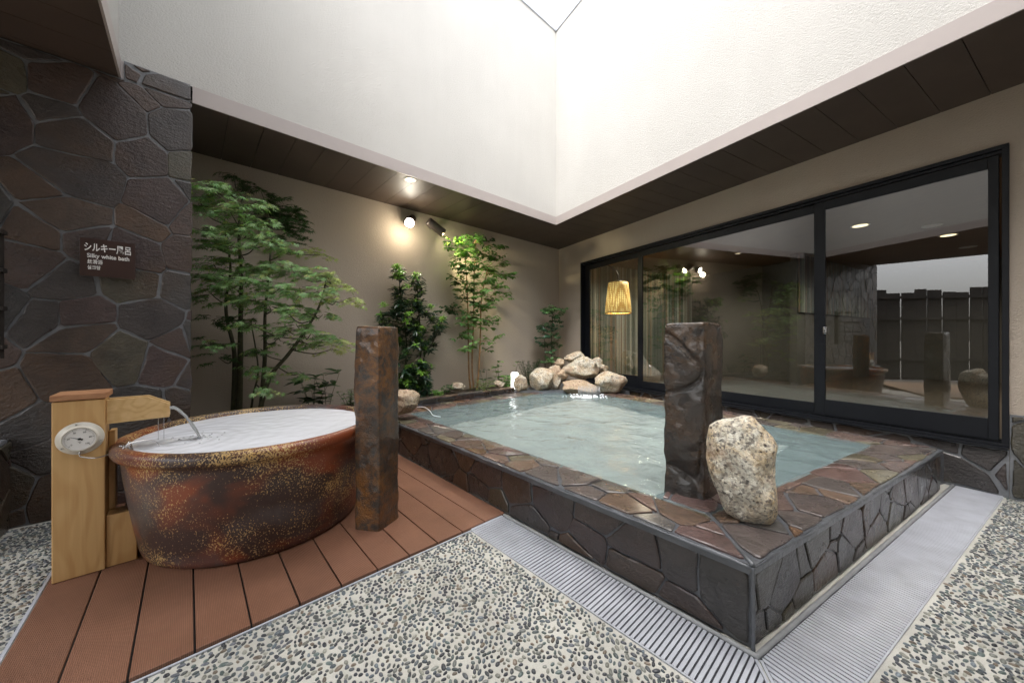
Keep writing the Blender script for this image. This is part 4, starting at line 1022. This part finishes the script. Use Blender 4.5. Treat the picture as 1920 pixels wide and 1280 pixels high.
# (u, v, layer, radius u px, n twigs, tone)
CL = [(385, 345, 3.2, 34, 7, 0), (402, 362, 3.1, 36, 7, 0), (372, 372, 3.1, 28, 6, 0), (430, 352, 3.3, 30, 4, 1), (400, 395, 3.1, 36, 7, 0), (380, 430, 3.1, 34, 8, 0), (432, 398, 3.1, 34, 7, 0), (462, 388, 3.1, 34, 7, 0), (480, 380, 3.1, 26, 5, 0),
      (420, 430, 3.3, 36, 8, 1), (455, 425, 3.15, 38, 8, 0), (495, 415, 3.2, 30, 6, 0), (395, 460, 3.2, 36, 8, 1), (440, 465, 3.15, 38, 8, 0), (485, 455, 3.1, 36, 7, 0), (515, 452, 3.1, 34, 6, 0), (530, 462, 3.1, 28, 5, 0),
      (400, 495, 3.3, 40, 8, 1), (380, 520, 3.3, 34, 7, 1), (445, 500, 3.3, 40, 8, 1), (490, 500, 3.3, 38, 8, 1), (425, 528, 3.15, 38, 8, 0), (465, 525, 3.1, 38, 8, 0), (395, 550, 3.3, 38, 7, 1), (440, 560, 3.3, 38, 7, 1), (478, 555, 3.1, 38, 7, 0),
      (520, 498, 3.15, 36, 7, 0), (550, 510, 3.1, 38, 8, 0), (585, 512, 3.1, 36, 7, 0), (615, 520, 3.15, 34, 7, 3), (640, 535, 3.2, 28, 5, 3), (525, 540, 3.05, 38, 8, 0), (560, 545, 3.0, 38, 8, 0), (598, 548, 3.05, 38, 7, 0), (632, 560, 3.1, 30, 5, 3), (660, 563, 3.2, 22, 4, 3),
      (505, 575, 3.1, 36, 7, 1), (538, 585, 3.05, 36, 7, 0), (570, 580, 3.1, 34, 6, 1), (605, 590, 3.15, 30, 5, 1), (540, 620, 3.1, 32, 6, 0), (555, 608, 3.1, 32, 5, 0), (585, 622, 3.1, 32, 5, 0), (610, 635, 3.15, 32, 5, 0), (632, 640, 3.15, 28, 5, 3), (575, 648, 3.2, 30, 4, 1), (620, 655, 3.2, 24, 4, 3), (520, 635, 3.4, 28, 3, 2),
      (480, 605, 3.3, 32, 5, 1), (450, 600, 3.4, 30, 4, 2), (468, 608, 3.1, 22, 3, 0), (415, 645, 3.2, 22, 3, 1), (400, 600, 3.6, 30, 4, 2), (385, 640, 3.6, 26, 3, 2), (410, 670, 3.6, 30, 3, 2), (460, 660, 3.3, 26, 3, 2), (490, 655, 3.2, 24, 3, 1), (520, 690, 3.2, 24, 3, 1), (470, 690, 3.3, 20, 3, 1), (490, 708, 3.2, 18, 2, 1), (500, 728, 3.1, 22, 4, 0),
      (500, 395, 3.7, 36, 8, 2), (530, 385, 3.75, 34, 9, 2), (550, 400, 3.75, 30, 9, 2), (520, 420, 3.75, 38, 10, 2), (555, 425, 3.75, 30, 9, 2), (535, 445, 3.75, 34, 8, 2), (490, 360, 3.7, 30, 4, 2), (470, 350, 3.7, 26, 4, 2), (440, 330, 3.7, 30, 3, 2), (575, 470, 3.5, 26, 3, 3), (600, 478, 3.5, 22, 2, 3), (560, 700, 3.2, 24, 3, 1)]
for (u, v, l_, ru, n, tone) in CL:
    c = onL(u, v, l_+rnd.uniform(-.12, .12)); rad = ru*(c.y)/FPX; n = int(n*1.55)+2
    src = min(allst, key=lambda p: (p-c).length+max(0, p.z-c.z)*1.5); mid_ = src.lerp(c, .5)-UP*.03+rv(rnd)*.03
    tr.tube(smoothpath([src, mid_, c], 4), [.0065, .006, .0055, .005, .0045, .004, .0035, .003, .0025], 5)
    for k in range(n):
        an = rnd.uniform(0, 2*math.pi); st_ = c+V((math.cos(an), math.sin(an), 0))*rad*.15+UP*rnd.uniform(-.5, .5)*rad*.6
        d = V((math.cos(an)*1.0, math.sin(an)*.75-.15, rnd.uniform(-.15, .3))).normalized(); ln_ = rad*rnd.uniform(.6, 1.05); pp = [st_+d*ln_*f-UP*.22*ln_*f*f for f in (0, .35, .7, 1)]
        tr.tube(pp, [.0022, .0018, .0013, .0008], 4)
        m = max(3, int(ln_/.026))
        for i in range(m):
            f = (i+1)/m; p = st_+d*ln_*f-UP*.22*ln_*f*f
            for sd_ in ((-1, 1) if i < m-1 else (0,)):
                sdv = d.cross(UP).normalized()*sd_; ld = (d*.75+sdv*.9-UP*rnd.uniform(.25, .75)+rv(rnd)*.2).normalized()
                up_v = (UP*1.0+V((0, -.55, 0))+rv(rnd)*.45).normalized(); q = p+ld*.012+rv(rnd)*.004
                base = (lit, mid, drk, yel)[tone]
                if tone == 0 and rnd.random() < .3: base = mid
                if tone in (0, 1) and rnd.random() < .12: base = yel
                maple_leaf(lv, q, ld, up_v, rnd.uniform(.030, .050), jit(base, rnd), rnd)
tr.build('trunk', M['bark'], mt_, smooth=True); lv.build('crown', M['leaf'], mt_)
print('maple faces', len(lv.f))
# slim small-leaved tree lit by the spotlight
rnd = random.Random(31); t_ = thing('slim_tree', 'slim tan stemmed tree with small bright leaves under the brown spotlight', 'tree', L(1.2, 3.65, .33)); tr = MB(); lv = MB()
ss = [stem([onL(882, 728, 3.65), onL(879, 690, 3.64), onL(878, 620, 3.62), onL(876, 540, 3.6), onL(872, 480, 3.58)], .014, .005, tr), stem([onL(888, 728, 3.65), onL(885, 680, 3.65), onL(888, 600, 3.65), onL(889, 520, 3.65), onL(893, 450, 3.65)], .014, .005, tr), stem([onL(894, 730, 3.63), onL(898, 690, 3.62), onL(901, 620, 3.62), onL(903, 560, 3.62), onL(915, 500, 3.6)], .015, .006, tr)]
alls = [p for s in ss for p in s[6:]]; gL = (.15, .28, .085); gM = (.075, .17, .042); gD = (.03, .08, .02)
CL = [(850, 452, 3.55, 16, 4, 0), (862, 470, 3.5, 20, 6, 0), (842, 466, 3.5, 14, 4, 0), (875, 455, 3.55, 18, 6, 1), (893, 450, 3.6, 20, 7, 1), (915, 455, 3.6, 20, 6, 2), (932, 462, 3.6, 16, 4, 1), (880, 480, 3.5, 22, 8, 0), (905, 475, 3.6, 22, 8, 1), (930, 485, 3.6, 20, 6, 1), (945, 500, 3.6, 14, 4, 0), (855, 490, 3.55, 18, 5, 1), (868, 505, 3.5, 22, 7, 1), (895, 500, 3.55, 24, 8, 1), (920, 510, 3.55, 22, 7, 0), (940, 520, 3.55, 18, 5, 0), (862, 525, 3.6, 20, 5, 2), (885, 525, 3.5, 22, 8, 0), (910, 530, 3.5, 22, 7, 0), (930, 540, 3.55, 18, 5, 0), (955, 516, 3.6, 16, 3, 0), (875, 545, 3.5, 22, 7, 0), (900, 550, 3.5, 24, 8, 0), (925, 560, 3.5, 20, 6, 0), (945, 555, 3.55, 16, 3, 0), (870, 565, 3.6, 20, 5, 2), (890, 570, 3.55, 22, 6, 1), (912, 575, 3.5, 20, 6, 0), (838, 578, 3.6, 16, 4, 2), (855, 585, 3.6, 20, 5, 2), (875, 590, 3.55, 20, 5, 1), (900, 600, 3.5, 20, 5, 0), (920, 600, 3.5, 16, 3, 1), (872, 605, 3.5, 18, 4, 1), (890, 615, 3.5, 18, 4, 0), (915, 615, 3.5, 14, 3, 0), (858, 632, 3.55, 14, 3, 1), (880, 640, 3.5, 16, 3, 0), (872, 655, 3.55, 16, 4, 0), (915, 640, 3.55, 16, 3, 0), (930, 632, 3.55, 14, 2, 0), (915, 655, 3.55, 12, 2, 1)]
def small_spray(CL, alls, tr, lv, rnd, cols, ls, wd_, gap_, br=.003, droop=.3, upright=.2):
    for (u, v, l_, ru, n, tone) in CL:
        c = onL(u, v, l_+rnd.uniform(-.06, .06)); rad = ru*c.y/FPX; src = min(alls, key=lambda p: (p-c).length+max(0, p.z-c.z)*1.2)
        tr.tube([src, src.lerp(c, .55)+rv(rnd)*.02, c], [br, br*.8, br*.5], 5)
        for k in range(int(n*1.35)+1):
            an = rnd.uniform(0, 2*math.pi); d = V((math.cos(an), math.sin(an)*.7, rnd.uniform(-.3, .5)+upright)).normalized(); ln_ = rad*rnd.uniform(.6, 1.1); st_ = c+rv(rnd)*rad*.3
            tr.tube([st_, st_+d*ln_*.6, st_+d*ln_], [.0018, .0013, .0008], 4); m = max(3, int(ln_/gap_))
            for i in range(m):
                p = st_+d*ln_*(i+1)/m; sd_ = d.cross(UP).normalized()*(1 if i % 2 else -1)
                for s_ in (1, -1):
                    ld = (d*.6+sd_*s_+rv(rnd)*.35-UP*.15).normalized(); oval_leaf(lv, p, ld, (UP+V((0, -.4, 0))+rv(rnd)*.5).normalized(), rnd.uniform(.8, 1.2)*ls, wd_, jit(cols[tone], rnd, .3), droop)
small_spray(CL, alls, tr, lv, rnd, [gL, gM, gD], .062, .30, .024)
tr.build('trunk', M['bark2'], t_, smooth=True); lv.build('crown', M['leaf'], t_)
print('slim faces', len(lv.f))
# dark rosette shrub
rnd = random.Random(41); t_ = thing('evergreen_shrub', 'tall dark glossy shrub with lime green shoot tips behind the rusty pillar', 'shrub', L(.3, 3.65, .33)); tr = MB(); lv = MB()
ss = [stem([onL(758, 745, 3.66), onL(760, 690, 3.66), onL(762, 640, 3.66), onL(752, 560, 3.66), onL(747, 500, 3.66)], .012, .005, tr), stem([onL(772, 745, 3.64), onL(782, 700, 3.64), onL(790, 650, 3.64), onL(785, 580, 3.64), onL(781, 515, 3.64)], .011, .005, tr), stem([onL(782, 740, 3.62), onL(795, 670, 3.6), onL(812, 640, 3.58), onL(828, 605, 3.56)], .008, .004, tr)]
alls = [p for s in ss for p in s[5:]]
def rosette(p, d, s, col, n, rnd, spread=.9):
    for k in range(n):
        an = 2*math.pi*k/n*2.4+rnd.uniform(-.3, .3); x, y, z = basis(d, V((0, 1, .01)) if abs(d.z) > .9 else UP)
        ld = (x*math.cos(an)+z*math.sin(an))*spread+d*rnd.uniform(.1, .9); oval_leaf(lv, p-d*rnd.uniform(0, .03), ld.normalized(), d, s*rnd.uniform(.8, 1.15), .17, jit(col, rnd, .3), .45)
RS = []
def col_pts(u0, v0, v1, w0, w1, n):
    for k in range(n):
        f = rnd.random()**.9; RS.append((u0+rnd.uniform(-1, 1)*(w0+(w1-w0)*f), v0+(v1-v0)*f))
col_pts(747, 500, 600, 6, 18, 26); col_pts(782, 515, 600, 6, 18, 22); col_pts(765, 560, 650, 24, 40, 62); col_pts(722, 575, 620, 6, 14, 12); col_pts(806, 575, 625, 5, 12, 8); col_pts(765, 640, 700, 28, 24, 22)
col_pts(775, 690, 745, 22, 38, 62); col_pts(826, 600, 630, 8, 8, 9); col_pts(810, 625, 655, 8, 10, 7); col_pts(798, 655, 690, 8, 10, 9); col_pts(752, 690, 745, 14, 14, 12)
for u, v in RS:
    p = onL(u, v, 3.62+rnd.uniform(-.17, .13)); src = min(alls, key=lambda q: (q-p).length+max(0, q.z-p.z))
    tr.tube([src, src.lerp(p, .6), p], [.004, .003, .002], 4); d = (UP*1.1+rv(rnd)*.5+V((0, -.3, 0))).normalized()
    rosette(p, d, .085, (.022, .052, .028) if rnd.random() < .7 else (.04, .085, .03), 12, rnd, 1.0)
    if rnd.random() < .42 or (u, v) in ((747, 500),): rosette(p+d*.03, d, .055, (.16, .32, .045), 10, rnd, .7)
for u, v, k in ((747, 500, 3), (749, 510, 3), (781, 516, 3), (745, 520, 2), (720, 572, 2), (768, 590, 2), (762, 600, 2), (763, 535, 2), (806, 573, 2), (829, 598, 2), (790, 615, 2), (768, 685, 2), (790, 700, 2), (763, 720, 2)):
    for _ in range(k): rosette(onL(u+rnd.uniform(-3, 3), v+rnd.uniform(-3, 3), 3.45), (UP+V((0, -.4, 0))+rv(rnd)*.3).normalized(), .062, (.19, .36, .05), 11, rnd, .75)
tr.build('trunk', M['bark'], t_, smooth=True); lv.build('crown', M['gleaf'], t_)
print('shrub faces', len(lv.f))
# small glossy plant in the corner
rnd = random.Random(51); t_ = thing('corner_plant', 'small glossy leaved plant with a bushy top behind the rock pile', 'plant', onL(1030, 700, 3.6)); tr = MB(); lv = MB()
ss = [stem([onL(1035, 705, 3.6), onL(1034, 660, 3.6), onL(1035, 610, 3.6), onL(1037, 590, 3.6)], .007, .004, tr), stem([onL(1022, 705, 3.62), onL(1022, 660, 3.62), onL(1020, 620, 3.6)], .006, .003, tr)]; alls = [p for s in ss for p in s[3:]]
CL = [(1028, 583, 3.6, 14, 6, 0), (1040, 580, 3.6, 14, 6, 0), (1050, 586, 3.6, 12, 5, 0), (1035, 592, 3.6, 14, 4, 1), (1045, 600, 3.6, 12, 4, 1), (1018, 612, 3.6, 10, 4, 1), (1015, 618, 3.6, 10, 3, 2), (1028, 618, 3.55, 12, 5, 2), (1040, 615, 3.6, 12, 4, 2), (1022, 632, 3.6, 13, 5, 2), (1036, 632, 3.55, 14, 5, 1), (1014, 643, 3.6, 8, 2, 2), (1027, 646, 3.55, 14, 5, 1), (1040, 648, 3.55, 12, 4, 1), (1030, 660, 3.55, 12, 3, 1), (1035, 672, 3.55, 12, 4, 0), (1028, 680, 3.55, 12, 3, 0)]
small_spray(CL, alls, tr, lv, rnd, [(.12, .24, .09), (.07, .16, .07), (.04, .10, .05)], .060, .42, .030)
tr.build('stem', M['bark'], t_, smooth=True); lv.build('foliage', M['gleaf'], t_)
# low plants
def lowplant(label, u, v, h, n, cols, ls, w, seed, l_=3.6, sp=.5, stems_=5, base_r=.03, mat='leaf', gap=.04):
    rnd = random.Random(seed); b = onL(u, v, l_); b.z = .325; t_ = thing('garden_plant', label, 'plant', b, 'small plants in the bed'); tr = MB(); lv = MB()
    for s in range(stems_):
        an = rnd.uniform(0, 6.28); d = (UP+V((math.cos(an), math.sin(an)*.6, 0))*sp*rnd.uniform(.3, 1)).normalized(); ln_ = h*rnd.uniform(.65, 1); st_ = b+V((math.cos(an), math.sin(an), 0))*base_r
        tr.tube([st_-UP*.02, st_+d*ln_*.5, st_+d*ln_+V((math.cos(an), 0, 0))*.02], [.003, .0025, .0015], 5); m = max(2, int(ln_/gap))
        for i in range(m):
            p = st_+d*ln_*(i+1.2)/(m+.2)
            for k in range(n):
                a2 = rnd.uniform(0, 6.28); ld = (V((math.cos(a2), math.sin(a2), rnd.uniform(.1, .7)))).normalized(); oval_leaf(lv, p, ld, (UP+rv(rnd)*.3).normalized(), ls*1.25*rnd.uniform(.7, 1.15), w*1.1, jit(rnd.choice(cols), rnd, .25), .35)
    tr.build('stem', M['bark'], t_, smooth=True); lv.build('foliage', M[mat], t_); return t_
G1 = [(.10, .20, .06), (.06, .14, .04)]; G2 = [(.18, .34, .08), (.13, .27, .06)]; G3 = [(.035, .085, .035)]
lowplant('broad leaved green plant between the maple and the rusty pillar', 588, 760, .34, 3, [(.035, .09, .025), (.06, .14, .04), (.016, .045, .02)], .115, .24, 71, 3.5, .5, 6, .02, 'gleaf', .09)
lowplant('second broad leaved sprig left of the pillar, leaning right', 612, 758, .40, 3, [(.04, .10, .03), (.07, .15, .04)], .105, .22, 72, 3.5, .35, 3, .01, 'gleaf', .11)
lowplant('feathery tuft partly hidden by the rusty pillar', 657, 745, .22, 4, G1, .04, .15, 73, 3.6, .7, 9)
lowplant('lime green low tuft right of the dark shrub', 822, 735, .09, 5, G2, .045, .22, 74, 3.55, 1.0, 8)
lowplant('dark low clump beside the squarish rock', 838, 730, .14, 4, G3+G1, .04, .3, 75, 3.6, .9, 8)
lowplant('light green young plant with drooping oval leaves', 937, 722, .42, 3, G2+G1, .085, .24, 76, 3.62, .25, 3, .01, 'leaf', .07)
lowplant('bright green low plant at the foot of the young plant', 943, 722, .22, 4, G2+G1, .055, .25, 77, 3.55, .8, 7)
lowplant('single dark leaf sprig left of the young plant', 910, 722, .30, 2, G3+[(.04, .10, .03)], .085, .25, 78, 3.65, .3, 2, .01, 'gleaf', .12)
lowplant('pale green thin sprig behind the white garden light', 964, 715, .44, 3, G2, .06, .14, 79, 3.65, .15, 2, .01, 'leaf', .15)
lowplant('fine needle leaved bushy plant left of the corner plant', 995, 710, .42, 7, [(.035, .08, .03), (.05, .10, .04), (.02, .05, .02)], .030, .12, 80, 3.6, .42, 22, .06, 'leaf', .022)
lowplant('tiny green seedling right of the corner plant', 1047, 700, .18, 3, G2, .05, .25, 81, 3.65, .7, 4)
lowplant('grassy tuft of pale blades by the tan stems', 906, 728, .16, 2, [(.30, .36, .20), (.2, .28, .1)], .11, .03, 82, 3.5, .9, 7)
